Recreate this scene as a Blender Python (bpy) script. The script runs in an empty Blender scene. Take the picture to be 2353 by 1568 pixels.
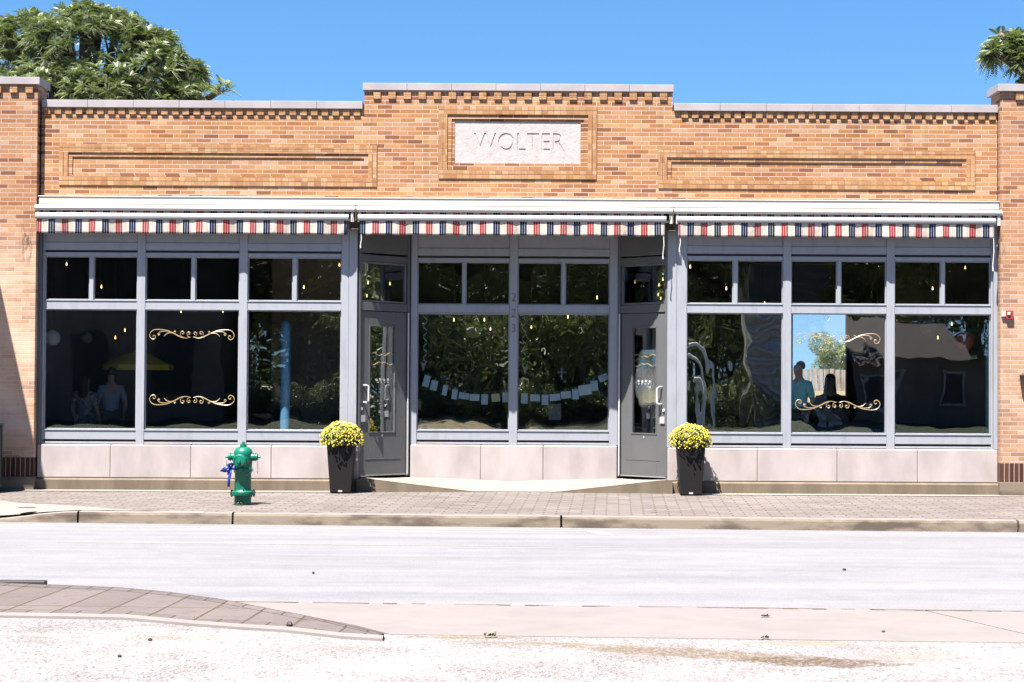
import bpy, bmesh, math, random
import numpy as np
from mathutils import Vector, Matrix
random.seed(7); rng = np.random.default_rng(7)
S = bpy.context.scene; COL = S.collection
# ------------------------------------------------------------------ camera
cam = bpy.data.cameras.new('camera'); camo = bpy.data.objects.new('camera', cam); COL.objects.link(camo)
cam.sensor_width = 36.0; cam.lens = 36.0*4296/2353; cam.clip_start = .1; cam.clip_end = 2000
PITCH = math.atan(101/4296); ROLL = .0059
camo.matrix_world = Matrix.Translation((0, -24, 1.37)) @ Matrix.Rotation(math.pi/2+PITCH, 4, 'X') @ Matrix.Rotation(ROLL, 4, 'Z')
S.camera = camo
# ------------------------------------------------------------------ sky and sun
SUN = Vector((-.23, -.388, 1)).normalized()
w = bpy.data.worlds.new('World'); S.world = w; w.use_nodes = True
wt = w.node_tree; wt.nodes.clear()
tc = wt.nodes.new('ShaderNodeTexCoord'); va = wt.nodes.new('ShaderNodeVectorMath'); va.operation = 'ADD'; va.inputs[1].default_value = (0, 0, .11)
vn = wt.nodes.new('ShaderNodeVectorMath'); vn.operation = 'NORMALIZE'
sky = wt.nodes.new('ShaderNodeTexSky'); sky.sky_type = 'NISHITA'; sky.sun_disc = False
sky.sun_elevation = math.asin(SUN.z); sky.sun_rotation = math.atan2(SUN.x, SUN.y) % (2*math.pi)
sky.altitude = 200; sky.air_density = 1.0; sky.dust_density = .4; sky.ozone_density = 2.0
hs = wt.nodes.new('ShaderNodeHueSaturation'); hs.inputs['Saturation'].default_value = 1.30; hs.inputs['Value'].default_value = .88; hs.inputs['Hue'].default_value = .500
bg = wt.nodes.new('ShaderNodeBackground'); bg.inputs[1].default_value = .050
wo = wt.nodes.new('ShaderNodeOutputWorld')
L = wt.links.new
L(tc.outputs['Generated'], va.inputs[0]); L(va.outputs[0], vn.inputs[0]); L(vn.outputs[0], sky.inputs[0])
L(sky.outputs[0], hs.inputs['Color']); L(hs.outputs[0], bg.inputs[0]); L(bg.outputs[0], wo.inputs[0])
sl = bpy.data.lights.new('sun', 'SUN'); sl.energy = 5.0; sl.angle = math.radians(.5); sl.color = (1, .95, .88)
so = bpy.data.objects.new('sun', sl); COL.objects.link(so); so.rotation_euler = SUN.to_track_quat('Z', 'Y').to_euler()
S.view_settings.view_transform = 'Standard'; S.view_settings.look = 'None'; S.view_settings.exposure = 2.3; S.view_settings.gamma = 1
S.render.engine = 'CYCLES'
try: S.cycles.transparent_max_bounces = 16
except Exception: pass

# ------------------------------------------------------------------ measuring helper: where a sight line meets the plane Y (real depth)
def at(u, v, Y):
    a = u-1176.5; b = v-784; c, s = math.cos(ROLL), math.sin(ROLL)
    x = a*c+b*s; y = -a*s+b*c
    fy = 4296*math.cos(PITCH)+y*math.sin(PITCH); fz = 4296*math.sin(PITCH)-y*math.cos(PITCH)
    t = (Y+24)/fy
    return Vector((x*t, Y, 1.37+fz*t))
# ------------------------------------------------------------------ materials
M = {}
K = .60      # albedo calibration against the exposure above
def sc3(c, k=None): return tuple(x*(K if k is None else k) for x in c)
def nm(name):
    m = bpy.data.materials.new(name); m.use_nodes = True; M[name] = m
    nt = m.node_tree; b = nt.nodes['Principled BSDF']
    return m, nt, b
def node(nt, t, **k):
    n = nt.nodes.new(t)
    for a, v in k.items():
        if a.startswith('_'): n.inputs[int(a[1:])].default_value = v
        else: setattr(n, a, v)
    return n
def ramp(nt, fac, stops, interp='LINEAR'):
    r = nt.nodes.new('ShaderNodeValToRGB'); r.color_ramp.interpolation = interp
    e = r.color_ramp.elements
    while len(e) < len(stops): e.new(.5)
    for i, (p, c) in enumerate(stops):
        e[i].position = p; e[i].color = (c[0], c[1], c[2], 1) if not isinstance(c, (int, float)) else (c, c, c, 1)
    nt.links.new(fac, r.inputs[0]); return r.outputs[0]
def mixc(nt, fac, a, b, mode='MIX'):
    n = nt.nodes.new('ShaderNodeMix'); n.data_type = 'RGBA'; n.blend_type = mode; n.clamp_factor = True
    for i, x in ((0, fac), (6, a), (7, b)):
        if hasattr(x, 'links') or isinstance(x, bpy.types.NodeSocket): nt.links.new(x, n.inputs[i])
        elif i == 0: n.inputs[0].default_value = x
        else: n.inputs[i].default_value = (x[0], x[1], x[2], 1)
    return n.outputs[2]
def math_(nt, op, a, b=None, c=None):
    n = nt.nodes.new('ShaderNodeMath'); n.operation = op
    for i, x in enumerate((a, b, c)):
        if x is None: continue
        if isinstance(x, bpy.types.NodeSocket): nt.links.new(x, n.inputs[i])
        else: n.inputs[i].default_value = x
    return n.outputs[0]
def coords(nt, scale=(1, 1, 1), loc=(0, 0, 0), kind='Object'):
    t = nt.nodes.new('ShaderNodeTexCoord'); mp = nt.nodes.new('ShaderNodeMapping')
    mp.inputs['Scale'].default_value = scale; mp.inputs['Location'].default_value = loc
    if kind == 'World':
        g = nt.nodes.new('ShaderNodeNewGeometry'); nt.links.new(g.outputs['Position'], mp.inputs[0])
    else: nt.links.new(t.outputs[kind], mp.inputs[0])
    return mp.outputs[0]
def noise(nt, vec, scale=5, detail=4, rough=.55):
    n = nt.nodes.new('ShaderNodeTexNoise'); n.inputs['Scale'].default_value = scale
    n.inputs['Detail'].default_value = detail; n.inputs['Roughness'].default_value = rough
    nt.links.new(vec, n.inputs['Vector']); return n.outputs['Fac']
def bump(nt, b, h, strength=.3, dist=.01):
    n = nt.nodes.new('ShaderNodeBump'); n.inputs['Strength'].default_value = strength; n.inputs['Distance'].default_value = dist
    nt.links.new(h, n.inputs['Height']); nt.links.new(n.outputs[0], b.inputs['Normal'])
def mat(name, c, rough=.6, metal=0, var=.15, edge=(.3, .68), scale=6, stretch=(1, 1, 1), c2=None, bmp=0, bscale=60, coat=0, spec=.5):
    m, nt, b = nm(name); c = sc3(c); c2 = sc3(c2) if c2 else None
    v = coords(nt, stretch, kind='World')
    f = noise(nt, v, scale, 5)
    c2 = c2 or tuple(x*(1-var*2) for x in c)
    col = ramp(nt, f, [(edge[0], c2), (edge[1], c)])
    nt.links.new(col, b.inputs['Base Color']); b.inputs['Roughness'].default_value = rough; b.inputs['Metallic'].default_value = metal
    b.inputs['Specular IOR Level'].default_value = spec
    if coat: b.inputs['Coat Weight'].default_value = coat
    if bmp: bump(nt, b, noise(nt, v, bscale, 3), bmp, .004)
    return m
def emit(name, c, s):
    m, nt, b = nm(name); b.inputs['Base Color'].default_value = (*c, 1); b.inputs['Emission Color'].default_value = (*c, 1); b.inputs['Emission Strength'].default_value = s
    return m
def brick(name, w_, h_, offset, stops, mortar, ms=.0045, loc=(0, 0), dirt=True, flat=False, bs=.5, grime=None):
    m, nt, b = nm(name); stops = [(p, sc3(c)) for p, c in stops]; mortar = sc3(mortar)
    g = nt.nodes.new('ShaderNodeNewGeometry'); sp = nt.nodes.new('ShaderNodeSeparateXYZ'); nt.links.new(g.outputs['Position'], sp.inputs[0])
    cb = nt.nodes.new('ShaderNodeCombineXYZ')
    if flat:   # lies on the ground, rows follow the street (turned by .055)
        xx = math_(nt, 'SUBTRACT', sp.outputs[0], math_(nt, 'MULTIPLY', sp.outputs[1], .055)); yy = math_(nt, 'ADD', sp.outputs[1], math_(nt, 'MULTIPLY', sp.outputs[0], .055))
    else:
        xx = math_(nt, 'ADD', sp.outputs[0], sp.outputs[1]); yy = sp.outputs[2]
    nt.links.new(math_(nt, 'ADD', xx, loc[0]+50), cb.inputs[0]); nt.links.new(math_(nt, 'ADD', yy, loc[1]+50*h_), cb.inputs[1])
    # slight irregularity of the laying
    wv = coords(nt, kind='World'); nz = nt.nodes.new('ShaderNodeTexNoise'); nz.inputs['Scale'].default_value = 3.; nt.links.new(wv, nz.inputs['Vector'])
    sc = nt.nodes.new('ShaderNodeVectorMath'); sc.operation = 'MULTIPLY_ADD'; nt.links.new(nz.outputs['Color'], sc.inputs[0]); sc.inputs[1].default_value = (.012, .008, 0); nt.links.new(cb.outputs[0], sc.inputs[2])
    br = nt.nodes.new('ShaderNodeTexBrick'); br.offset = offset; br.squash = 1
    for k, v in (('Scale', 1), ('Brick Width', w_), ('Row Height', h_), ('Mortar Size', ms), ('Mortar Smooth', .25), ('Bias', 0)): br.inputs[k].default_value = v
    br.inputs['Color1'].default_value = (0, 0, 0, 1); br.inputs['Color2'].default_value = (1, 1, 1, 1); br.inputs['Mortar'].default_value = (.5, .5, .5, 1)
    nt.links.new(sc.outputs[0], br.inputs['Vector'])
    c = ramp(nt, br.outputs['Color'], stops)
    if dirt:
        n2 = noise(nt, wv, 45, 5, .7); c = mixc(nt, 1., c, ramp(nt, n2, [(.25, .78), (.7, 1.08)]), 'MULTIPLY')
        n3 = noise(nt, wv, .9, 3); c = mixc(nt, 1., c, ramp(nt, n3, [(.3, .86), (.7, 1.06)]), 'MULTIPLY')
        n8 = noise(nt, coords(nt, (6, 6, .35), kind='World'), 1.2, 4, .65); c = mixc(nt, 1., c, ramp(nt, n8, [(.30, .80), (.48, 1.0)]), 'MULTIPLY')
    c = mixc(nt, br.outputs['Fac'], c, mortar)
    if grime: c = grime(nt, c, sp)
    nt.links.new(c, b.inputs['Base Color']); b.inputs['Roughness'].default_value = .85; b.inputs['Specular IOR Level'].default_value = .25
    hh = math_(nt, 'SUBTRACT', math_(nt, 'MULTIPLY', noise(nt, wv, 120, 3), .25), br.outputs['Fac'])
    bump(nt, b, hh, bs, .006)
    return m
def pier_wear(nt, c, sp):   # pale salt bloom low on the piers and dark drips under the awning ends
    v = coords(nt, kind='World'); n1 = noise(nt, v, 2.2, 4, .6); n2 = noise(nt, coords(nt, (1, 1, .25), kind='World'), 22, 4, .7)
    lo = math_(nt, 'MINIMUM', math_(nt, 'MAXIMUM', math_(nt, 'MULTIPLY', math_(nt, 'SUBTRACT', 3.5, sp.outputs[2]), 1.1), 0.), 1.)
    lf = math_(nt, 'MINIMUM', math_(nt, 'MAXIMUM', math_(nt, 'SUBTRACT', .45, sp.outputs[0]), .4), 1.)
    lo = math_(nt, 'MULTIPLY', lo, lf)
    c = mixc(nt, math_(nt, 'MULTIPLY', lo, ramp(nt, n1, [(.32, .2), (.62, .8)])), c, (.42, .305, .235))
    ax = math_(nt, 'ABSOLUTE', math_(nt, 'SUBTRACT', math_(nt, 'ABSOLUTE', sp.outputs[0]), 6.19)); dx = math_(nt, 'MAXIMUM', math_(nt, 'SUBTRACT', 1., math_(nt, 'MULTIPLY', ax, 8.)), 0.)
    az = math_(nt, 'ABSOLUTE', math_(nt, 'SUBTRACT', sp.outputs[2], 3.15)); dz = math_(nt, 'MAXIMUM', math_(nt, 'SUBTRACT', 1., math_(nt, 'MULTIPLY', az, 3.)), 0.)
    f = math_(nt, 'MULTIPLY', math_(nt, 'MULTIPLY', dx, dz), ramp(nt, n2, [(.42, 0.), (.58, 1.6)]))
    return mixc(nt, math_(nt, 'MINIMUM', f, .85), c, (.06, .03, .017))
BS = [(0, (.20, .080, .037)), (.05, (.255, .102, .042)), (.12, (.335, .140, .056)), (.28, (.40, .178, .070)), (.52, (.44, .213, .088)), (.80, (.465, .250, .112)), (.94, (.495, .30, .16)), (1, (.51, .34, .21))]
MORT = (.56, .40, .345)
brick('brick_wall', .194, .0558, .5, BS, MORT, loc=(0, -3.905+70*.0558))
brick('brick_pier', .194, .0558, .5, [(p, (c[0]*1.03, c[1]*1.06, c[2]*1.25)) for p, c in BS], (.47, .37, .335), loc=(.07, -3.905+70*.0558), grime=pier_wear)
HS = [(0, (.38, .175, .075)), (.3, (.45, .230, .098)), (.7, (.50, .280, .130)), (1, (.55, .36, .20))]
brick('brick_header', .083, .0552, 0, HS, (.33, .18, .115), ms=.0032, loc=(0, -3.905+70*.0552))
brick('brick_stack', .0552, .083, 0, HS, (.33, .18, .115), ms=.0032, loc=(0, 0))
brick('brick_soldier', .062, .262, 0, [(0, (.05, .02, .014)), (1, (.12, .045, .027))], (.38, .27, .23), ms=.006, loc=(0, -.158))
brick('paver', .28, .14, .5, [(0, (.158, .133, .127)), (.5, (.188, .162, .156)), (1, (.215, .187, .181))], (.098, .077, .052), ms=.011, flat=True, bs=.3)
brick('paver_large', .34, 1.55, 0, [(0, (0.140, 0.114, 0.108)), (1, (0.172, 0.143, 0.137))], (0.081, 0.056, 0.036), ms=.012, flat=True, loc=(0, 11.35), bs=.3)
s_ = None
brick('paver_small', .17, .40, 0, [(0, (.125, .102, .097)), (1, (.158, .132, .126))], (.06, .042, .028), ms=.009, flat=True, bs=.3)
mat('plinth_stone', (.500, .435, .422), .8, var=.13, scale=2.2, stretch=(1.5, 1, .7), bmp=.15, spec=.2)
mat('coping_stone', (0.429, 0.390, 0.403), .85, var=.10, scale=3, spec=.2)
mat('concrete_base', (.215, .168, .120), .9, var=.16, scale=5, stretch=(1, 1, .3), spec=.2, bmp=.2)
mat('kerb_concrete', (.225, .182, .140), .9, c2=(.10, .076, .06), edge=(.40, .56), scale=1.9, stretch=(1, 1, 3), bmp=.5, bscale=50, spec=.2)
mat('landing_concrete', (0.290, 0.257, 0.227), .9, var=.08, scale=5, spec=.2)
mat('carved_stone', (.56, .50, .485), .95, c2=(.45, .395, .385), scale=14, bmp=1.0, bscale=30, spec=.1)
mat('apron_concrete', (0.228, 0.202, 0.195), .9, var=.06, scale=3, bmp=.2, spec=.2)
mat('frame_paint', (.345, .360, .400), .45, var=.09, edge=(.25, .5), scale=9, stretch=(1, 1, .25))
mat('door_paint', (.135, .138, .140), .4, var=.06, scale=3)
mat('recess_dark', (.035, .033, .036), .6)
mat('ceiling_brown', (.07, .055, .052), .8)
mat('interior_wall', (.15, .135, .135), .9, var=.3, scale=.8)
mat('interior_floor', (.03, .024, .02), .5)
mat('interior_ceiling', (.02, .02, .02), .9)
mat('aluminium', (.42, .42, .43), .38, metal=.35, var=.04)
mat('white_metal', (0.676, 0.663, 0.637), .5, var=.04, scale=3)
mat('cream_metal', (0.675, 0.628, 0.574), .55, var=.05, scale=2)
mat('old_wood', (.13, .085, .055), .8, var=.3, scale=20)
mat('hydrant_green', (.004, .19, .115), .36, var=.16, scale=11, coat=.0, spec=.35, bmp=.35, bscale=45)
mat('chain_metal', (.30, .33, .30), .4, metal=.6)
mat('blue_ribbon', (.006, .05, .34), .5, var=.1)
mat('planter_brown', (.009, .007, .007), .7, spec=.25, var=.12, scale=14, bmp=.1)
mat('soil', (.05, .035, .02), .95)
mat('plant_green', (.045, .085, .02), .6, var=.3, scale=30)
mat('weed_green', (.10, .11, .02), .7)
mat('bark', (.20, .155, .12), .9, var=.25, scale=8, stretch=(1, 1, .2), bmp=.5)
mat('gold_paint', (.42, .30, .15), .4, var=.05)
mat('numeral_brown', (.19, .12, .08), .5)
mat('decal_white', (.6, .6, .6), .5, var=.02)
mat('red_plastic', (.34, .04, .035), .4); mat('white_plastic', (.52, .5, .49), .4, var=.03)
mat('dark_bronze', (.05, .035, .03), .5); mat('bin_green', (.012, .03, .025), .4)
mat('paper_blue', (1.05, 1.35, 1.6), .8, var=.05, scale=9); mat('paper_white', (1.35, 1.48, 1.6), .8, var=.03, scale=9); mat('paper_cream', (1.4, 1.32, .85), .8, var=.05)
mat('cross_yellow', (.75, .55, .06), .5); mat('cross_pale', (.45, .68, .68), .5)
mat('string', (.30, .28, .22), .8); mat('rope_white', (.80, .78, .75), .8)
mat('skin', (.50, .30, .22), .6, var=.05); mat('hair_dark', (.012, .009, .008), .6)
mat('shirt_turquoise', (.40, 1.15, 1.2), .8, var=.08); mat('shirt_slate', (.36, .42, .56), .8); mat('shirt_black', (.02, .02, .022), .8); mat('cloth_dark', (.025, .027, .035), .8)
mat('dress_dots', (.45, .45, .45), .8, c2=(.03, .03, .035), scale=26)
mat('canopy_yellow', (.75, .52, .03), .7, var=.05); mat('column_blue', (.16, .40, .66), .5, var=.05)
mat('chair_dark', (.03, .028, .03), .5); mat('table_blue', (.16, .34, .56), .5)
mat('paper_lantern', (1.45, 1.45, 1.5), .8, var=.05); mat('lantern_red', (1.1, .32, .30), .8); mat('lantern_grey', (.4, .4, .45), .8)
mat('bottle_white', (.80, .82, .84), .35, var=.02); mat('bottle_blue', (.03, .30, .60), .35); mat('label_orange', (.8, .3, .04), .5)
mat('grass', (.05, .075, .02), .9, c2=(.022, .035, .01), scale=3)
mat('yard_dirt', (.30, .24, .13), .95, c2=(.22, .18, .10), scale=1.5)
mat('fence_white', (.50, .48, .47), .7, c2=(.25, .14, .10), scale=4, stretch=(3, 1, .4))
mat('siding_grey', (1.0, .95, .92), .8); mat('roof_brown', (.075, .06, .052), .9); mat('brown_wall', (.34, .27, .23), .9, var=.2, scale=1)
mat('hoop_white', (1.5, 1.5, 1.5), .6, var=.02); mat('white_trim', (.75, .74, .72), .6)
mat('steel_grey', (.3, .3, .32), .4, metal=.5)
mat('roofing', (.12, .12, .13), .9); mat('litter', (.3, .3, .3), .7)
emit('bulb_glow', (1, .62, .25), 1.2)
mat('asphalt_side', (.2, .2, .2), .9)
# glass: clear pane with a weak mirror that waves a little
def glass(name, refl, tint, wav=.25, ws=1.3):
    m, nt, b = nm(name); nt.nodes.remove(b); out = nt.nodes['Material Output']
    tr = nt.nodes.new('ShaderNodeBsdfTransparent'); tr.inputs[0].default_value = (*tint, 1)
    gl = nt.nodes.new('ShaderNodeBsdfGlossy'); gl.inputs['Roughness'].default_value = .0; gl.inputs[0].default_value = (.95, .97, 1, 1)
    v = coords(nt, (1, 1, .6), kind='World'); nz = noise(nt, v, ws, 2, .4)
    bp = nt.nodes.new('ShaderNodeBump'); bp.inputs['Strength'].default_value = 1; bp.inputs['Distance'].default_value = wav*.02
    nt.links.new(nz, bp.inputs['Height']); nt.links.new(bp.outputs[0], gl.inputs['Normal'])
    lw = nt.nodes.new('ShaderNodeFresnel'); lw.inputs[0].default_value = 1.5
    f = math_(nt, 'ADD', math_(nt, 'MULTIPLY', lw.outputs[0], 1.5), refl)
    f = math_(nt, 'MINIMUM', f, 1.)
    mx = nt.nodes.new('ShaderNodeMixShader'); nt.links.new(f, mx.inputs[0]); nt.links.new(tr.outputs[0], mx.inputs[1]); nt.links.new(gl.outputs[0], mx.inputs[2])
    nt.links.new(mx.outputs[0], out.inputs[0]); return m
glass('pane_glass', .10, (.84, .88, .88), .14, 1.5)
glass('pane_glass_upper', -.03, (.84, .88, .88), .14, 1.5)
glass('pane_glass_wavy', .17, (.84, .88, .88), .24, 1.9)
# awning cloth: repeating red and navy bands with hairline stripes
def awning_cloth(name, phase):
    m, nt, b = nm(name)
    sp = nt.nodes.new('ShaderNodeSeparateXYZ'); nt.links.new(coords(nt, kind='World'), sp.inputs[0])
    P = .3424
    t = math_(nt, 'DIVIDE', math_(nt, 'ADD', sp.outputs[0], 20.544+phase), P); t = math_(nt, 'FRACT', t)
    cr = (0.350, 0.296, 0.243); cr2 = (0.350, 0.326, 0.302); ln = (0.184, 0.150, 0.141); nv = (0.006, 0.013, 0.035); rd = (0.194, 0.029, 0.029); wh = (0.292, 0.277, 0.272)
    st = [(0, nv), (.072, wh), (.084, nv), (.160, wh), (.172, nv), (.243, cr), (.30, ln), (.308, cr2), (.36, ln), (.368, cr2), (.42, ln), (.428, cr)]
    st += [(.5, rd), (.572, wh), (.584, rd), (.660, wh), (.672, rd), (.743, cr2), (.80, ln), (.808, cr), (.86, ln), (.868, cr), (.92, ln), (.928, cr2)]
    c = ramp(nt, t, st, 'CONSTANT')
    n2 = noise(nt, coords(nt, kind='World'), 7, 4); c = mixc(nt, 1., c, ramp(nt, n2, [(.3, .86), (.65, 1.0)]), 'MULTIPLY')
    nt.links.new(c, b.inputs['Base Color']); b.inputs['Roughness'].default_value = .9; b.inputs['Specular IOR Level'].default_value = .1
    bump(nt, b, noise(nt, coords(nt, (1, 1, .5), kind='World'), 13, 3, .6), .35, .02)
    return m
# leaves
def leafmat(name, stops, trans=.35, scale=1.6):
    m, nt, b = nm(name); out = nt.nodes['Material Output']
    oc = coords(nt, kind='World'); f = noise(nt, oc, scale, 2); f2 = noise(nt, oc, 14, 2)
    fm = math_(nt, 'ADD', math_(nt, 'MULTIPLY', f, .5), math_(nt, 'MULTIPLY', f2, .5))
    c = ramp(nt, fm, stops); nt.links.new(c, b.inputs['Base Color']); b.inputs['Roughness'].default_value = .42; b.inputs['Specular IOR Level'].default_value = .6
    tr = nt.nodes.new('ShaderNodeBsdfTranslucent'); nt.links.new(mixc(nt, 1., c, (1.1, 1.3, .4), 'MULTIPLY'), tr.inputs[0])
    mx = nt.nodes.new('ShaderNodeMixShader'); mx.inputs[0].default_value = trans*.7
    nt.links.new(b.outputs[0], mx.inputs[1]); nt.links.new(tr.outputs[0], mx.inputs[2]); nt.links.new(mx.outputs[0], out.inputs[0])
leafmat('leaf', [(.30, (.045, .062, .030)), (.42, (.09, .115, .058)), (.55, (.155, .182, .10)), (.68, (.215, .228, .13)), (.76, (.22, .20, .05))])
leafmat('leaf_dark', [(.35, (0.057, 0.071, 0.038)), (.5, (0.161, 0.189, 0.094)), (.65, (0.377, 0.396, 0.226))])
leafmat('petal', [(.3, (.50, .37, .01)), (.5, (.56, .46, .035)), (.64, (.58, .52, .15)), (.72, (.50, .28, .01))], .25, 12)
# ground sheets
def ground_mat(name, base, dark, speck=0, streak=False, blots=(), speckc=(.07, .055, .05)):
    m, nt, b = nm(name)
    v = coords(nt, kind='World')
    n1 = noise(nt, coords(nt, (.25, 2.2, 1) if streak else (1, 1, 1), kind='World'), 1.3, 5)
    c = ramp(nt, n1, [(.25, dark), (.62, base)])
    if streak:
        ng = noise(nt, coords(nt, (1, .33, 1), kind='World'), 70, 3, .8); c = mixc(nt, 1., c, ramp(nt, ng, [(.30, .80), (.52, 1.0), (.7, 1.06)]), 'MULTIPLY')
        nl = noise(nt, coords(nt, (.10, 1.3, 1), kind='World'), 1.1, 3); c = mixc(nt, 1., c, ramp(nt, nl, [(.35, (.94, .945, .97)), (.65, (1.04, 1.035, 1.03))]), 'MULTIPLY')
        np3 = noise(nt, coords(nt, kind='World'), 2.5, 5, .7); c = mixc(nt, 1., c, ramp(nt, np3, [(.35, .93), (.6, 1.03)]), 'MULTIPLY')
        nf = noise(nt, coords(nt, (3, 16, 1), kind='World'), 1.3, 4, .7); c = mixc(nt, ramp(nt, nf, [(.64, 0.), (.69, .6)]), c, (.085, .085, .092))
    if speck:
        va_ = coords(nt, (1, .38, 1), kind='World'); n2 = noise(nt, va_, 85, 3, .75); c = mixc(nt, ramp(nt, n2, [(.565, 0.), (.60, speck)]), c, speckc)
        n6 = noise(nt, va_, 48, 4, .85); nm6 = noise(nt, v, 1.1, 3, .6); c = mixc(nt, math_(nt, 'MULTIPLY', ramp(nt, n6, [(.535, 0.), (.575, .85)]), ramp(nt, nm6, [(.40, .5), (.60, 1.)])), c, (.075, .062, .062))
        n7 = noise(nt, v, .8, 4, .6); c = mixc(nt, 1., c, ramp(nt, n7, [(.35, (.86, .85, .87)), (.62, (1.08, 1.07, 1.07))]), 'MULTIPLY')
        n4 = noise(nt, v, 2.2, 4, .6); n5 = noise(nt, v, 110, 2, .6)
        c = mixc(nt, math_(nt, 'MULTIPLY', ramp(nt, n4, [(.5, 0.), (.68, 1.)]), ramp(nt, n5, [(.45, 0.), (.6, speck)])), c, (.09, .075, .07))
        n3 = noise(nt, v, 220, 2); c = mixc(nt, 1., c, ramp(nt, n3, [(.3, .75), (.6, 1.06)]), 'MULTIPLY')
    if blots:
        sp = nt.nodes.new('ShaderNodeSeparateXYZ'); nt.links.new(v, sp.inputs[0]); nb = noise(nt, v, 7, 5, .7); nbh = noise(nt, coords(nt, (1, .4, 1), kind='World'), 38, 4, .8)
        for (x, y, rx, ry, rot, k, colr) in blots:
            dx = math_(nt, 'SUBTRACT', sp.outputs[0], x); dy = math_(nt, 'SUBTRACT', sp.outputs[1], y)
            cr, sr = math.cos(rot), math.sin(rot)
            a = math_(nt, 'DIVIDE', math_(nt, 'ADD', math_(nt, 'MULTIPLY', dx, cr), math_(nt, 'MULTIPLY', dy, sr)), rx)
            d = math_(nt, 'DIVIDE', math_(nt, 'SUBTRACT', math_(nt, 'MULTIPLY', dy, cr), math_(nt, 'MULTIPLY', dx, sr)), ry)
            r2 = math_(nt, 'ADD', math_(nt, 'MULTIPLY', a, a), math_(nt, 'MULTIPLY', d, d))
            f = math_(nt, 'SUBTRACT', math_(nt, 'ADD', 1.0, math_(nt, 'MULTIPLY', math_(nt, 'SUBTRACT', nb, .5), 3.2)), r2)
            f = math_(nt, 'MULTIPLY', math_(nt, 'MINIMUM', math_(nt, 'MAXIMUM', math_(nt, 'MULTIPLY', f, k), 0.), .95), ramp(nt, nbh, [(.40, .30), (.56, 1.)]))
            c = mixc(nt, f, c, colr)
    nt.links.new(c, b.inputs['Base Color']); b.inputs['Roughness'].default_value = .95; b.inputs['Specular IOR Level'].default_value = .15
    bump(nt, b, noise(nt, v, 70 if speck else 40, 4, .7), .5 if speck else .15, .01 if speck else .004)
ground_mat('road_asphalt', (0.135, 0.133, 0.140), (0.111, 0.111, 0.120), streak=True)
ground_mat('lot_asphalt', (.196, .187, .188), (.160, .152, .154), speck=.85, blots=[
    (1.10, -13.12, .95, .22, -.36, 1.52, (.085, .062, .04)), (.35, -12.75, .7, .07, -.12, 1.33, (.11, .085, .055)), (1.72, -13.42, .50, .20, -.12, 1.90, (.06, .04, .025)),
    (-2.05, -12.55, .38, .16, 0, 0.66, (.12, .10, .075)), (-.35, -12.48, .45, .06, 0, 1.71, (.10, .072, .04)), (1.75, -12.65, .45, .10, 0, 0.95, (.15, .12, .075)), (2.35, -13.2, .5, .25, 0, 0.57, (.13, .11, .09)), (-2.3, -12.15, .17, .10, 0, 1.33, (.235, .225, .15)), (-3.4, -12.45, 1.3, .03, 0, 1.14, (.225, .215, .15)), (-1.2, -13.0, .5, .22, .3, 0.47, (.13, .115, .115))])
ground_mat('earth', (.22, .19, .13), (.14, .13, .09))
mat('line_white', (0.299, 0.299, 0.294), .9, c2=(0.247, 0.247, 0.252), scale=9, spec=.2); mat('line_yellow', (.25, .225, .18), .9, c2=(.215, .21, .21), scale=9, spec=.2)
mat('line_yellow_lot', (.27, .25, .16), .9, c2=(.24, .225, .20), scale=14, spec=.2)

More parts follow.
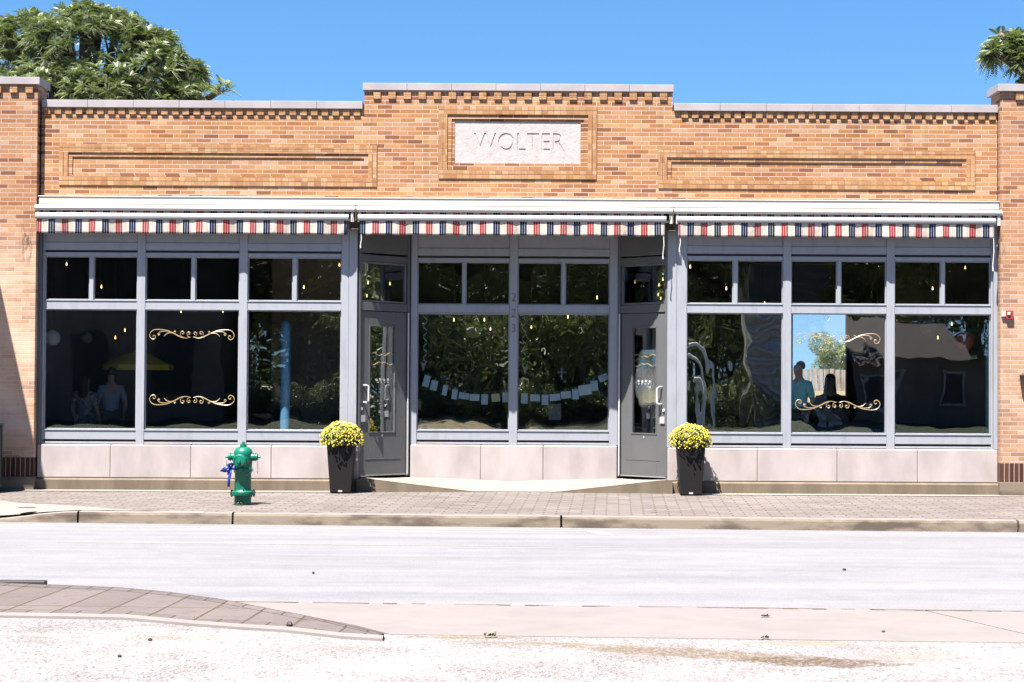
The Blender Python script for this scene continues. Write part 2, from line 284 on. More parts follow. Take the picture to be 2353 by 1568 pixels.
# ------------------------------------------------------------------ mesh helpers
class MB:
    def __init__(s): s.v = []; s.f = []; s.mi = []
    def add(s, vs, fs, mi=0):
        o = len(s.v); s.v += [tuple(p) for p in vs]; s.f += [tuple(i+o for i in f) for f in fs]; s.mi += [mi]*len(fs); return s
    def box(s, x0, x1, y0, y1, z0, z1, mi=0, T=None):
        vs = [(x0, y0, z0), (x1, y0, z0), (x1, y1, z0), (x0, y1, z0), (x0, y0, z1), (x1, y0, z1), (x1, y1, z1), (x0, y1, z1)]
        if T: vs = [T @ Vector(p) for p in vs]
        return s.add(vs, [(0, 3, 2, 1), (4, 5, 6, 7), (0, 1, 5, 4), (1, 2, 6, 5), (2, 3, 7, 6), (3, 0, 4, 7)], mi)
    def prism(s, pts, a0, a1, axis='x', mi=0, T=None):   # pts: 2-D outline, extruded a0..a1 along axis
        n = len(pts)
        if axis == 'x': mk = lambda p, a: (a, p[0], p[1])
        elif axis == 'y': mk = lambda p, a: (p[0], a, p[1])
        else: mk = lambda p, a: (p[0], p[1], a)
        vs = [mk(p, a0) for p in pts]+[mk(p, a1) for p in pts]
        if T: vs = [T @ Vector(p) for p in vs]
        fs = [tuple(range(n-1, -1, -1)), tuple(range(n, 2*n))]+[(i, (i+1) % n, n+(i+1) % n, n+i) for i in range(n)]
        return s.add(vs, fs, mi)
    def tube(s, path, r, n=8, mi=0, cap=True):
        path = [Vector(p) for p in path]; rs = r if isinstance(r, (list, tuple)) else [r]*len(path)
        vs = []; up = Vector((0, 0, 1))
        for i, p in enumerate(path):
            d = (path[min(i+1, len(path)-1)]-path[max(i-1, 0)])
            d = d.normalized() if d.length > 1e-9 else Vector((0, 0, 1))
            a = d.cross(up if abs(d.z) < .93 else Vector((1, 0, 0))).normalized(); b = d.cross(a)
            for k in range(n):
                t = 2*math.pi*k/n; vs.append(p+(a*math.cos(t)+b*math.sin(t))*rs[i])
        fs = [(i*n+k, i*n+(k+1) % n, (i+1)*n+(k+1) % n, (i+1)*n+k) for i in range(len(path)-1) for k in range(n)]
        if cap: fs += [tuple(range(n-1, -1, -1)), tuple(range((len(path)-1)*n, len(path)*n))]
        return s.add(vs, fs, mi)
    def lathe(s, prof, n=24, c=(0, 0, 0), mi=0, T=None):
        vs = []
        for r, z in prof:
            for k in range(n):
                t = 2*math.pi*k/n; p = Vector((r*math.cos(t), r*math.sin(t), z)); p = (T @ p) if T else p
                vs.append(p+Vector(c))
        fs = [(i*n+k, i*n+(k+1) % n, (i+1)*n+(k+1) % n, (i+1)*n+k) for i in range(len(prof)-1) for k in range(n)]
        fs += [tuple(range(n-1, -1, -1)), tuple(range((len(prof)-1)*n, len(prof)*n))]
        return s.add(vs, fs, mi)
    def build(s, name, mats, parent=None, smooth=False, bevel=0, loc=None):
        me = bpy.data.meshes.new(name); me.from_pydata(s.v, [], s.f)
        if not isinstance(mats, (list, tuple)): mats = [mats]
        for m in mats: me.materials.append(M[m])
        if len(mats) > 1: me.polygons.foreach_set('material_index', s.mi)
        me.update(); bm = bmesh.new(); bm.from_mesh(me); bmesh.ops.recalc_face_normals(bm, faces=bm.faces); bm.to_mesh(me); bm.free()
        if smooth:
            me.polygons.foreach_set('use_smooth', [True]*len(me.polygons)); me.set_sharp_from_angle(angle=math.radians(38))
        o = bpy.data.objects.new(name, me); COL.objects.link(o)
        if parent is not None:
            o.parent = parent; b = ROOTM.get(base(parent))
            if b is not None and loc is None: o.matrix_parent_inverse = b.inverted()
        if loc is not None: o.location = loc
        if bevel:
            bv = o.modifiers.new('bevel', 'BEVEL'); bv.width = bevel; bv.segments = 2; bv.limit_method = 'ANGLE'
        return o
ROOTM = {}
def base(o):
    while o.parent is not None: o = o.parent
    return o.name
def tag(o, label=None, cat=None, group=None, kind=None):
    for k, v in (('label', label), ('category', cat), ('group', group), ('kind', kind)):
        if v: o[k] = v
    return o
def thing(name, label, cat, loc=(0, 0, 0), group=None):   # parts are authored in world metres; the Empty stands at the base
    o = bpy.data.objects.new(name, None); COL.objects.link(o); o.location = loc; o.empty_display_size = .1
    ROOTM[o.name] = Matrix.Translation(loc); return tag(o, label, cat, group)
def sub(mb, name, mats, parent, **k):     # sub-part: its parent is a mesh part, whose world matrix is the identity
    loc = k.pop('loc', None); o = mb.build(name, mats, None, **k); o.parent = parent
    if loc is not None: o.location = loc
    return o
def struct(o): o['kind'] = 'structure'; return o
def smooth01(t): t = max(0., min(1., t)); return t*t*(3-2*t)

# ================================================================== THE GROUND
def ys(x, y): return y-.055*x      # street lines run slightly askew to the shop front
mb = MB(); mb.add([(-400, -400, -.21), (400, -400, -.21), (400, 600, -.21), (-400, 600, -.21)], [(0, 1, 2, 3)]); struct(mb.build('ground', 'earth'))
def slab(mb, pts, z, zb=-.215):
    n = len(pts); mb.add([(p[0], p[1], z) for p in pts]+[(p[0], p[1], zb) for p in pts], [tuple(range(n))]+[(i, (i+1) % n, n+(i+1) % n, n+i) for i in range(n)]); return mb
struct(slab(MB(), [(x, ys(x, y)) for x, y in ((-60, -10.78), (60, -10.78), (60, -3.45), (-60, -3.45))], -.186).build('road', 'road_asphalt'))
mb = MB()    # concrete gutter with an opened joint
slab(mb, [(x, ys(x, y)) for x, y in ((-.74, -12.42), (3.355, -12.42), (2.865, -10.80), (-2.04, -10.80), (-1.61, -11.25), (-1.0, -12.0))], -.178, -.2)
slab(mb, [(x, ys(x, y)) for x, y in ((3.37, -12.42), (60, -12.42), (60, -10.80), (2.88, -10.80))], -.178, -.2); struct(mb.build('gutter_apron', 'apron_concrete'))
mb = MB(); n = 160; pts = []
for i in range(n+1):
    x = -8+16*i/n; pts.append((x, ys(x, -10.80)+random.uniform(-.012, .010)))
for i in range(n): 
    if random.random() < .8:
        a, b = pts[i], pts[i+1]; t = random.uniform(.010, .038)
        mb.add([(a[0], a[1]-t, -.174), (b[0], b[1]-t, -.174), (b[0], b[1]+.005, -.174), (a[0], a[1]+.005, -.174)], [(0, 1, 2, 3)])
struct(mb.build('road_joint', 'concrete_base'))
struct(slab(MB(), [(-60, -60), (60, -60), (60, ys(60, -12.40)), (-.76, ys(-.76, -12.40)), (-1.5, -11.85), (-3, -11.3), (-60, -10.9)], -.182).build('parking_lot', 'lot_asphalt'))
# road markings
mb = MB(); slab(mb, [(x, ys(x, y)) for x, y in ((-60, -3.99), (.95, -3.99), (.95, -3.91), (-60, -3.91))], -.183, -.19)
slab(mb, [(.96, ys(.96, -3.91)), (.80, ys(.80, -4.0)), (.92, ys(.92, -4.5)), (1.08, ys(1.08, -4.5))], -.1825, -.19); struct(mb.build('parking_line', 'line_white'))
struct(slab(MB(), [(x, ys(x, y)) for x, y in ((-4.4, -6.06), (1.1, -5.93), (1.1, -5.86), (-4.4, -5.98))], -.1835, -.19).build('centre_line', 'line_yellow'))
# sidewalk
def drop(x): return .115*smooth01((-4.75-x)/1.3)
def curby(x): return ys(x, -3.50)
mb = MB(); xs = np.linspace(-30, 30, 121); ts = np.linspace(0, 1, 13)
for x in xs:
    for t in ts:
        y = 1.2+(curby(x)+.14-1.2)*t; tt = max(0, (-.05-y)/(3.4)); mb.v.append((x, y, -.062*tt-drop(x)*tt*tt+(.015*math.exp(-(x/.9)**2)*max(0, 1-abs(y+.1)/1.2))))
for i in range(len(xs)-1):
    for j in range(12): mb.f.append((i*13+j, i*13+j+1, (i+1)*13+j+1, (i+1)*13+j)); mb.mi.append(0)
struct(mb.build('sidewalk', 'paver'))
mb = MB()     # smooth concrete edging by the wall
for x0, x1 in ((-12, -2.05), (2.15, 12)): mb.add([(x0, -.36, .001), (x1, -.36, .001), (x1, .1, .005), (x0, .1, .005)], [(0, 1, 2, 3)])
struct(mb.build('sidewalk_edging', 'landing_concrete'))
mb = MB()     # concrete flare of the driveway at the left
def swz(x, y): tt = max(0, (-.05-y)/3.4); return -.062*tt-drop(x)*tt*tt+.006
P0 = []
for i in range(25):
    x = -12+8.6*i/24; yt = -1.1-2.2*smooth01((x+6.9)/3.4) if x > -6.9 else -1.1
    P0.append((x, yt))
for i in range(24):
    for j in range(5):
        q = []
        for (x, yt), jj in ((P0[i], j), (P0[i+1], j), (P0[i+1], j+1), (P0[i], j+1)):
            y = yt+(curby(x)+.13-yt)*jj/5; q.append((x, y, swz(x, y)-(.012 if jj == 0 else .002)))
        mb.add(q, [(0, 1, 2, 3)])
struct(mb.build('driveway_flare', 'landing_concrete'))
# kerb stones, joints left open
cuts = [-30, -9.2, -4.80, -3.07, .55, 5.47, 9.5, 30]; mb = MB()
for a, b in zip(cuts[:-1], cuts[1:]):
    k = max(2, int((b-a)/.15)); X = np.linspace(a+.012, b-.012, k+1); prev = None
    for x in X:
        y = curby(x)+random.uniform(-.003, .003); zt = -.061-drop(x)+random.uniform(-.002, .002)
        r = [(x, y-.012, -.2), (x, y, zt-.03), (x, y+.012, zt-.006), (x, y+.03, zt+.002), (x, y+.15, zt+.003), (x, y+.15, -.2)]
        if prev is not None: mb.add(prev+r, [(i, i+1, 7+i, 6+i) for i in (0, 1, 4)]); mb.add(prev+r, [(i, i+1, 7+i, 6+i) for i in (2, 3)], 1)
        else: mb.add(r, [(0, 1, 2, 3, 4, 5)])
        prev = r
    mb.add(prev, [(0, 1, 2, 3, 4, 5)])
struct(mb.build('kerb', ['kerb_concrete', 'apron_concrete']))  # lighter slot on the top faces paints in the stronger sun they catch
# paved nose across the road, left foreground
top = [(-9, -9.1), (-6, -9.35), (-3.89, -9.73), (-3.52, -9.86), (-2.9, -10.04), (-2.47, -10.34), (-2.04, -10.76), (-1.61, -11.32), (-1.32, -11.69), (-1.03, -12.16), (-.77, -12.54)]
bot = [(-9, -11.1), (-6, -11.4), (-3.38, -11.58), (-2.95, -11.61), (-2.53, -11.65), (-2.27, -11.8), (-2.02, -11.95), (-1.7, -12.1), (-1.4, -12.22), (-1.02, -12.5), (-.77, -12.6)]
mb = MB()
for i in range(10):
    a, b, c, d = top[i], top[i+1], bot[i+1], bot[i]; zt = -.158
    mb.add([(*a, zt), (*b, zt), (*c, zt), (*d, zt), (*a, -.2), (*b, -.2), (*c, -.2), (*d, -.2)], [(0, 1, 2, 3), (0, 4, 5, 1), (3, 2, 6, 7)])
struct(mb.build('paved_island', 'paver_large'))
mb = MB()
for i in range(10):
    a, b = bot[i], bot[i+1]; mb.add([(a[0], a[1]-.08, -.165), (b[0], b[1]-.08, -.165), (b[0], b[1]-.002, -.154), (a[0], a[1]-.002, -.154), (a[0], a[1]-.085, -.2), (b[0], b[1]-.085, -.2)], [(0, 1, 2, 3), (0, 4, 5, 1)])
struct(mb.build('island_edging', 'apron_concrete'))
mb = MB()
for i in range(10):
    for ed, sgn in ((top, -1), (bot, 1)):
        a, b = ed[i], ed[i+1]; zt = -.156; k = .17
        if abs(top[i+1][1]-bot[i+1][1]) < .5: k = .06
        mb.add([(a[0], a[1], zt), (b[0], b[1], zt), (b[0], b[1]+sgn*k, zt), (a[0], a[1]+sgn*k, zt)], [(0, 1, 2, 3)])
struct(mb.build('island_border', 'paver_small'))
mb = MB()     # thin mottled strip along the road edge of the island
for i in range(2, 10):
    a, b = top[i], top[i+1]; mb.add([(a[0], a[1]-.004, -.1535), (b[0], b[1]-.004, -.1535), (b[0], b[1]+.006, -.178), (a[0], a[1]+.006, -.178)], [(0, 1, 2, 3)])
struct(mb.build('island_edge_seam', 'kerb_concrete'))
di = thing('kerb_shadow_strip', 'black strip standing in for the kerb shadow at the far left edge above the paved island', 'painted shadow', (-4.2, -9.6, -.18))
mb = MB(); mb.box(-6.2, -3.55, -9.70, -9.62, -.2, -.145); mb.build('shadow_strip', 'recess_dark', di, bevel=.01)  # black slab painted in where the kerb shadow reads dark
# ================================================================== THE SHOP BUILDING
B = thing('storefront_building', 'long one-storey orange brick shop with grey storefront windows and a stepped parapet', 'building', (0, 0, 0))
YW = -.05
def heightfield(rects, x0, x1, z0, z1, yfront, yback, name, mats, parent):   # rects: (x0,x1,z0,z1,dy,mat) later ones win
    xs = sorted({x0, x1, *[r[0] for r in rects], *[r[1] for r in rects]}); zs = sorted({z0, z1, *[r[2] for r in rects], *[r[3] for r in rects]})
    def cell(i, j):
        c_ = cell0(i, j); return None if c_ is None or c_[0] > 90 else c_
    def cell0(i, j):
        if i < 0 or j < 0 or i >= len(xs)-1 or j >= len(zs)-1: return None
        cx = (xs[i]+xs[i+1])/2; cz = (zs[j]+zs[j+1])/2; d = (yfront, 0)
        for r in rects:
            if r[0] < cx < r[1] and r[2] < cz < r[3]: d = (yfront+r[4], r[5])
        return d
    mb = MB()
    for i in range(len(xs)-1):
        for j in range(len(zs)-1):
            if cell(i, j) is None:
                for nb, q in ((cell(i+1, j), ((xs[i+1], zs[j]), (xs[i+1], zs[j+1]))), ):
                    if nb: mb.add([(q[0][0], nb[0], q[0][1]), (q[1][0], nb[0], q[1][1]), (q[1][0], yback, q[1][1]), (q[0][0], yback, q[0][1])], [(0, 1, 2, 3)], nb[1])
                continue
            y, mi = cell(i, j); a, b, c, d = xs[i], xs[i+1], zs[j], zs[j+1]
            mb.add([(a, y, c), (b, y, c), (b, y, d), (a, y, d)], [(0, 1, 2, 3)], mi)
            for nb, q in ((cell(i+1, j), ((b, c), (b, d))), (cell(i, j+1), ((a, d), (b, d)))):
                y2 = yback if nb is None else nb[0]
                if abs(y2-y) > 1e-6: mb.add([(q[0][0], y, q[0][1]), (q[1][0], y, q[1][1]), (q[1][0], y2, q[1][1]), (q[0][0], y2, q[0][1])], [(0, 1, 2, 3)], mi if (nb is None or y < y2) else nb[1])
            if i == 0: mb.add([(a, y, c), (a, y, d), (a, yback, d), (a, yback, c)], [(0, 1, 2, 3)], mi)
            if j == 0: mb.add([(a, y, c), (b, y, c), (b, yback, c), (a, yback, c)], [(0, 1, 2, 3)], mi)
    for i in range(len(xs)-1):
        for j in range(len(zs)-1):
            if cell(i, j): mb.add([(xs[i], yback, zs[j]), (xs[i+1], yback, zs[j]), (xs[i+1], yback, zs[j+1]), (xs[i], yback, zs[j+1])], [(0, 1, 2, 3)])
    return mb.build(name, mats, parent)
def panel(x0, x1, z0, z1, w2=.1104, stone=None):
    r = [(x0, x1, z0, z1, -.014, 1), (x0, x0+w2, z0+w2, z1-w2, -.014, 2), (x1-w2, x1, z0+w2, z1-w2, -.014, 2)]
    h = w2/2; g = .0028; mo = .010
    r += [(x0+.002, x1-.002, z0+h-g, z0+h+g, mo-.014, 1), (x0+.002, x1-.002, z1-h-g, z1-h+g, mo-.014, 1), (x0+h-g, x0+h+g, z0+w2, z1-w2, mo-.014, 2), (x1-h-g, x1-h+g, z0+w2, z1-w2, mo-.014, 2)]
    c = .0558; a = (x0+w2, x1-w2, z0+w2, z1-w2)
    r.append((*a, 0.0, 0)); r.append((a[0]+c, a[1]-c, a[2]+c*(.35 if not stone else 1), a[3]-c, .014, 0))
    return r
zc = 4.90
R = panel(-5.825, -1.748, 3.905, 4.435)+panel(1.866, 5.931, 3.905, 4.415)
R += panel(-.957, 1.072, 4.016, 4.952, stone=True)
R += [(-.752, .866, 4.214, 4.757, .06, 0)]
R += [(-6.06, -1.915, zc, 5.143, 100, 0), (2.045, 6.215, zc, 5.143, 100, 0)]
heightfield(R, -6.06, 6.215, 3.752, 5.143, YW, .28, 'wall', ['brick_wall', 'brick_header', 'brick_stack'], B)
# the parapet steps up over the middle: same wall carried on
# copings with joints
def coping(x0, x1, z0, z1, y0, y1, n, parent, name='coping_stone'):
    e = [x0+(x1-x0)*i/n for i in range(n+1)]
    for a, b in zip(e[:-1], e[1:]): mb = MB(); mb.box(a+.0015, b-.0015, y0+random.uniform(-.002, .002), y1, z0, z1+random.uniform(-.002, .002)); mb.build(name, 'coping_stone', parent, bevel=.004)
coping(-6.055, -1.935, 4.901, 4.998, -.087, .33, 7, B); coping(-1.937, 2.06, 5.144, 5.238, -.078, .33, 7, B); coping(2.062, 6.22, 4.901, 4.998, -.087, .33, 7, B)
def dentils(x0, n, sp, w_, z0, z1, y0, y1, parent, mats='brick_header'):
    zm = (z0+z1)/2
    for i in range(n):
        mb = MB(); a = x0+sp*i+random.uniform(-.003, .003)
        mb.box(a, a+w_, y0, y1, z0+random.uniform(0, .004), zm-.0025); mb.box(a, a+w_, y0+random.uniform(0, .003), y1, zm+.0025, z1)
        mb.box(a+.003, a+w_-.003, y0+.006, y1, zm-.004, zm+.004); mb.build('dentil', mats, parent)
dentils(-6.03, 30, .1372, .083, 4.815, 4.899, -.071, YW-.001, B); dentils(-1.80, 20, .1937, .094, 5.035, 5.142, -.071, YW-.001, B); dentils(2.16, 30, .1362, .083, 4.81, 4.899, -.071, YW-.001, B)
# name stone with the carved name
def text_mesh(txt, size, ext, font_scale_x=1., bold=0):
    cu = bpy.data.curves.new('t', 'FONT'); cu.body = txt; cu.size = size; cu.extrude = ext; cu.offset = bold; cu.align_x = 'CENTER'; cu.resolution_u = 3
    o = bpy.data.objects.new('t', cu); COL.objects.link(o); bpy.context.view_layer.update()
    me = bpy.data.meshes.new_from_object(o.evaluated_get(bpy.context.evaluated_depsgraph_get())); bpy.data.objects.remove(o); return me
mb = MB(); mb.box(-.7515, .8655, YW+.022, YW+.2, 4.2145, 4.7565); st = mb.build('name_stone', 'carved_stone', B)
bpy.context.view_layer.update()
cut = bpy.data.objects.new('cutter', text_mesh('WOLTER', .335, .02, 1., -.0040)); COL.objects.link(cut)
cut.matrix_world = Matrix.Translation((.075, YW+.0095, 4.385)) @ Matrix.Rotation(math.pi/2, 4, 'X') @ Matrix.Diagonal((.86, 1.0, 1, 1))
try:
    bo = st.modifiers.new('b', 'BOOLEAN'); bo.operation = 'DIFFERENCE'; bo.object = cut; bo.solver = 'EXACT'
    bpy.context.view_layer.update()
    me = bpy.data.meshes.new_from_object(st.evaluated_get(bpy.context.evaluated_depsgraph_get()))
    ok = len(me.vertices) > 60; st.modifiers.remove(bo)
    if ok: st.data = me
    print('boolean', ok, len(me.vertices))
except Exception as ex: print('boolean failed', ex)
bpy.data.objects.remove(cut)
# roof and rear, side walls, floor and ceiling of the shop
mb = MB(); mb.box(-6.65, 6.75, .302, 10.1, 4.55, 4.62); mb.build('roof', 'roofing', B)
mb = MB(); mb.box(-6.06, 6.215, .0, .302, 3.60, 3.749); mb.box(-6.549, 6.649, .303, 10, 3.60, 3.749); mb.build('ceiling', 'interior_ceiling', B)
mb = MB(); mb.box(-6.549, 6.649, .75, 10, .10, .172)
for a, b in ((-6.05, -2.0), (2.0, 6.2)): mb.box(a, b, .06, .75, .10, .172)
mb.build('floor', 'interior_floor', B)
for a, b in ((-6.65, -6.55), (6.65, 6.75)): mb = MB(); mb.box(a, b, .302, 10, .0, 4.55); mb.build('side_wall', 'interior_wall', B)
# rear wall with a back window and a glazed back door
bw = (at(1822, 720, 10).x, at(1946, 720, 10).x, at(1822, 925, 10).z, at(1822, 722, 10).z); bd = (at(1440, 800, 10).x, at(1512, 800, 10).x, at(1440, 925, 10).z, at(1440, 803, 10).z)
mb = MB(); ex = sorted([-6.65, 6.75, bw[0], bw[1], bd[0], bd[1]])
for a, b in zip(ex[:-1], ex[1:]):
    h = bw if abs(a-bw[0]) < 1e-4 else bd if abs(a-bd[0]) < 1e-4 else None
    if h is None: mb.box(a, b, 10, 10.15, -.1, 4.55)
    else: mb.box(a, b, 10, 10.15, -.1, h[2]); mb.box(a, b, 10, 10.15, h[3], 4.55)
mb.build('rear_wall', 'interior_wall', B)
# inner partition giving the dim brown bands behind the left windows
mb = MB(); mb.box(-3.6, -2.2, 4.0, 4.1, .173, 3.598); mb.build('partition', 'brown_wall', B)
# plinths
def plinth(x0, x1, joints, y0, name='plinth', z0=.15, z1=.577, yb=.05):
    e = [x0]+joints+[x1]
    for a, b in zip(e[:-1], e[1:]): mb = MB(); mb.box(a+.0008, b-.0008, y0+random.uniform(-.002, .002), yb, z0, z1); mb.build('plinth_stone', 'plinth_stone', B, bevel=.013)
    mb = MB(); mb.box(x0+.02, x1-.02, y0+.008, yb+.01, z0+.005, z1-.006); mb.build('plinth_backing', 'concrete_base', B)
plinth(-6.07, -1.965, [-5.13, -4.10, -3.07], -.055); plinth(2.0, 6.225, [3.15, 4.17, 5.2], -.055); plinth(-1.33, 1.39, [-.4, .42], .60, yb=.70, z0=.10)
for a, b in ((-6.07, -1.975), (2.01, 6.225)): mb = MB(); mb.prism([(-.09, -.1), (.05, -.1), (.05, .149), (-.060, .149), (-.09, .128)], a, b, 'x'); mb.build('base_course', 'concrete_base', B)
mb = MB()   # returns beside the doors and thin ledge under the grey frames
mb.box(-1.99, -1.965, .052, .16, .17, .57); mb.build('plinth_return', 'plinth_stone', B); mb = MB(); mb.box(2.0, 2.025, .052, .16, .17, .57); mb.build('plinth_return', 'plinth_stone', B)
# landing that ramps down to the pavement in the middle
mb = MB(); nx, ny = 48, 12
def lz(x, t):   # t 0 at the windows .. 1 at the front
    fr = .015+.155*max(0, min(1, (abs(x-.04)-.55)/1.35)); bk = .152-.03*math.exp(-(x/.6)**2)
    return bk+(fr-bk)*t
for i in range(nx+1):
    x = -1.972+(1.972+2.055)*i/nx
    for j in range(ny+1):
        t = j/ny; y = .69+(-.16-.69)*t; mb.v.append((x, y, lz(x, t)))
for i in range(nx):
    for j in range(ny): mb.f.append((i*13+j, i*13+j+1, (i+1)*13+j+1, (i+1)*13+j)); mb.mi.append(0)
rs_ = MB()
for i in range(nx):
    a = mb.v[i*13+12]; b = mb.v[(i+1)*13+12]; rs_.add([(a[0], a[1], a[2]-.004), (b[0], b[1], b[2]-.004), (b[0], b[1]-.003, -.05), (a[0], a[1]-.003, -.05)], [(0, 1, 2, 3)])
rs_.build('landing_riser', 'concrete_base', B)  # darker tan than the landing: weaker light on the front put into colour
for i in (0, nx):
    row = [mb.v[i*13+j] for j in range(13)]
    for a, b in zip(row[:-1], row[1:]): mb.add([a, b, (b[0], b[1], -.05), (a[0], a[1], -.05)], [(0, 1, 2, 3)])
mb.build('entrance_landing', 'landing_concrete', B)
# storefront posts and windows -------------------------------------------------
def post(x0, x1, y0, y1, z0=.578, z1=3.75, m='frame_paint', name='post', parent=B): 
    mb = MB(); mb.box(x0, x1, y0, y1, z0, z1); return mb.build(name, m, parent, bevel=.004)
def window(x0, x1, Y, split, label, wavy=False, ztop=3.6):
    f = MB(); g = .012
    f.box(x0, x1, Y+.006, Y+.09, .585, .612); f.box(x0, x1, Y+.004, Y+.09, .642, .756); f.box(x0, x1, Y-.006, Y+.09, .757, .769)   # sill
    f.box(x0, x1, Y+.006, Y+.09, 2.322, 2.418); f.box(x0, x1, Y-.003, Y+.09, 2.419, 2.430); f.box(x0, x1, Y-.001, Y+.09, 2.312, 2.321)
    f.box(split[0], split[1], Y+.008, Y+.085, 2.431, 2.992)
    f.box(x0, x1, Y+.006, Y+.09, 2.993, 3.043); f.box(x0, x1, Y+.004, Y+.09, 3.074, 3.17); f.box(x0, x1, Y+.016, Y+.09, 3.173, ztop)
    for a, b, c, d in ((x0, x1, .770, 2.311), (x0, split[0], 2.431, 2.992), (split[1], x1, 2.431, 2.992)):   # glazing beads
        f.box(a, a+g, Y+.030, Y+.06, c, d); f.box(b-g, b, Y+.030, Y+.06, c, d); f.box(a+g, b-g, Y+.030, Y+.06, c, c+g); f.box(a+g, b-g, Y+.030, Y+.06, d-g, d)
    o = f.build('window', 'frame_paint', B, bevel=.002); 
    if label: o['label'] = label
    gp = MB(); gp.box(x0, x1, Y+.045, Y+.085, .613, .641); gp.box(x0, x1, Y+.05, Y+.085, 3.044, 3.073); sub(gp, 'shadow_gap', 'recess_dark', o)
    gm = 'pane_glass_wavy' if wavy else 'pane_glass'; big = None
    for a, b, c, d in ((x0, x1, .770, 2.311), (x0, split[0], 2.431, 2.992), (split[1], x1, 2.431, 2.992)):
        m2 = MB(); m2.add([(a+.002, Y+.062, c), (b-.002, Y+.062, c), (b-.002, Y+.062, d), (a+.002, Y+.062, d)], [(0, 1, 2, 3)]); p = sub(m2, 'pane', gm if c < 1 else 'pane_glass_upper', o); big = big or p
    return o
post(-6.08, -6.035, -.05, .1, m='door_paint', name='side_channel'); post(-6.034, -6.012, .0, .1, name='jamb')
wins = []
for x0, x1, sp, lb in ((-6.011, -4.821, (-5.436, -5.385), None), (-4.715, -3.509, (-4.123, -4.078), None), (-3.402, -2.196, (-2.822, -2.771), None)): wins.append(window(x0, x1, 0, sp, lb))
for a, b in ((-4.820, -4.716), (-3.508, -3.403)): post(a, b, -.004, .12, name='mullion')
post(-2.195, -2.10, -.004, .12, name='corner_post'); post(-2.098, -1.992, -.012, .12, name='corner_post')
for x0, x1, sp in ((-1.252, -.035, (-.655, -.615)), (.074, 1.286, (.654, .70))): wins.append(window(x0, x1, .67, sp, None, wavy=True))
post(-.034, .073, .664, .79, name='mullion'); post(-1.339, -1.253, .664, .79, name='corner_post'); post(1.287, 1.400, .664, .79, name='corner_post')
post(1.995, 2.11, -.012, .12, name='corner_post'); post(2.112, 2.244, -.004, .12, name='corner_post')
for k, (x0, x1, sp) in enumerate(((2.245, 3.48, (2.843, 2.893)), (3.586, 4.809, (4.178, 4.223)), (4.915, 6.150, (5.513, 5.558)))): wins.append(window(x0, x1, 0, sp, None, wavy=(k < 2)))
for a, b in ((3.481, 3.585), (4.810, 4.914)): post(a, b, -.004, .12, name='mullion')
post(6.151, 6.175, .0, .1, name='jamb'); post(6.176, 6.225, -.05, .1, m='frame_paint', name='side_channel')
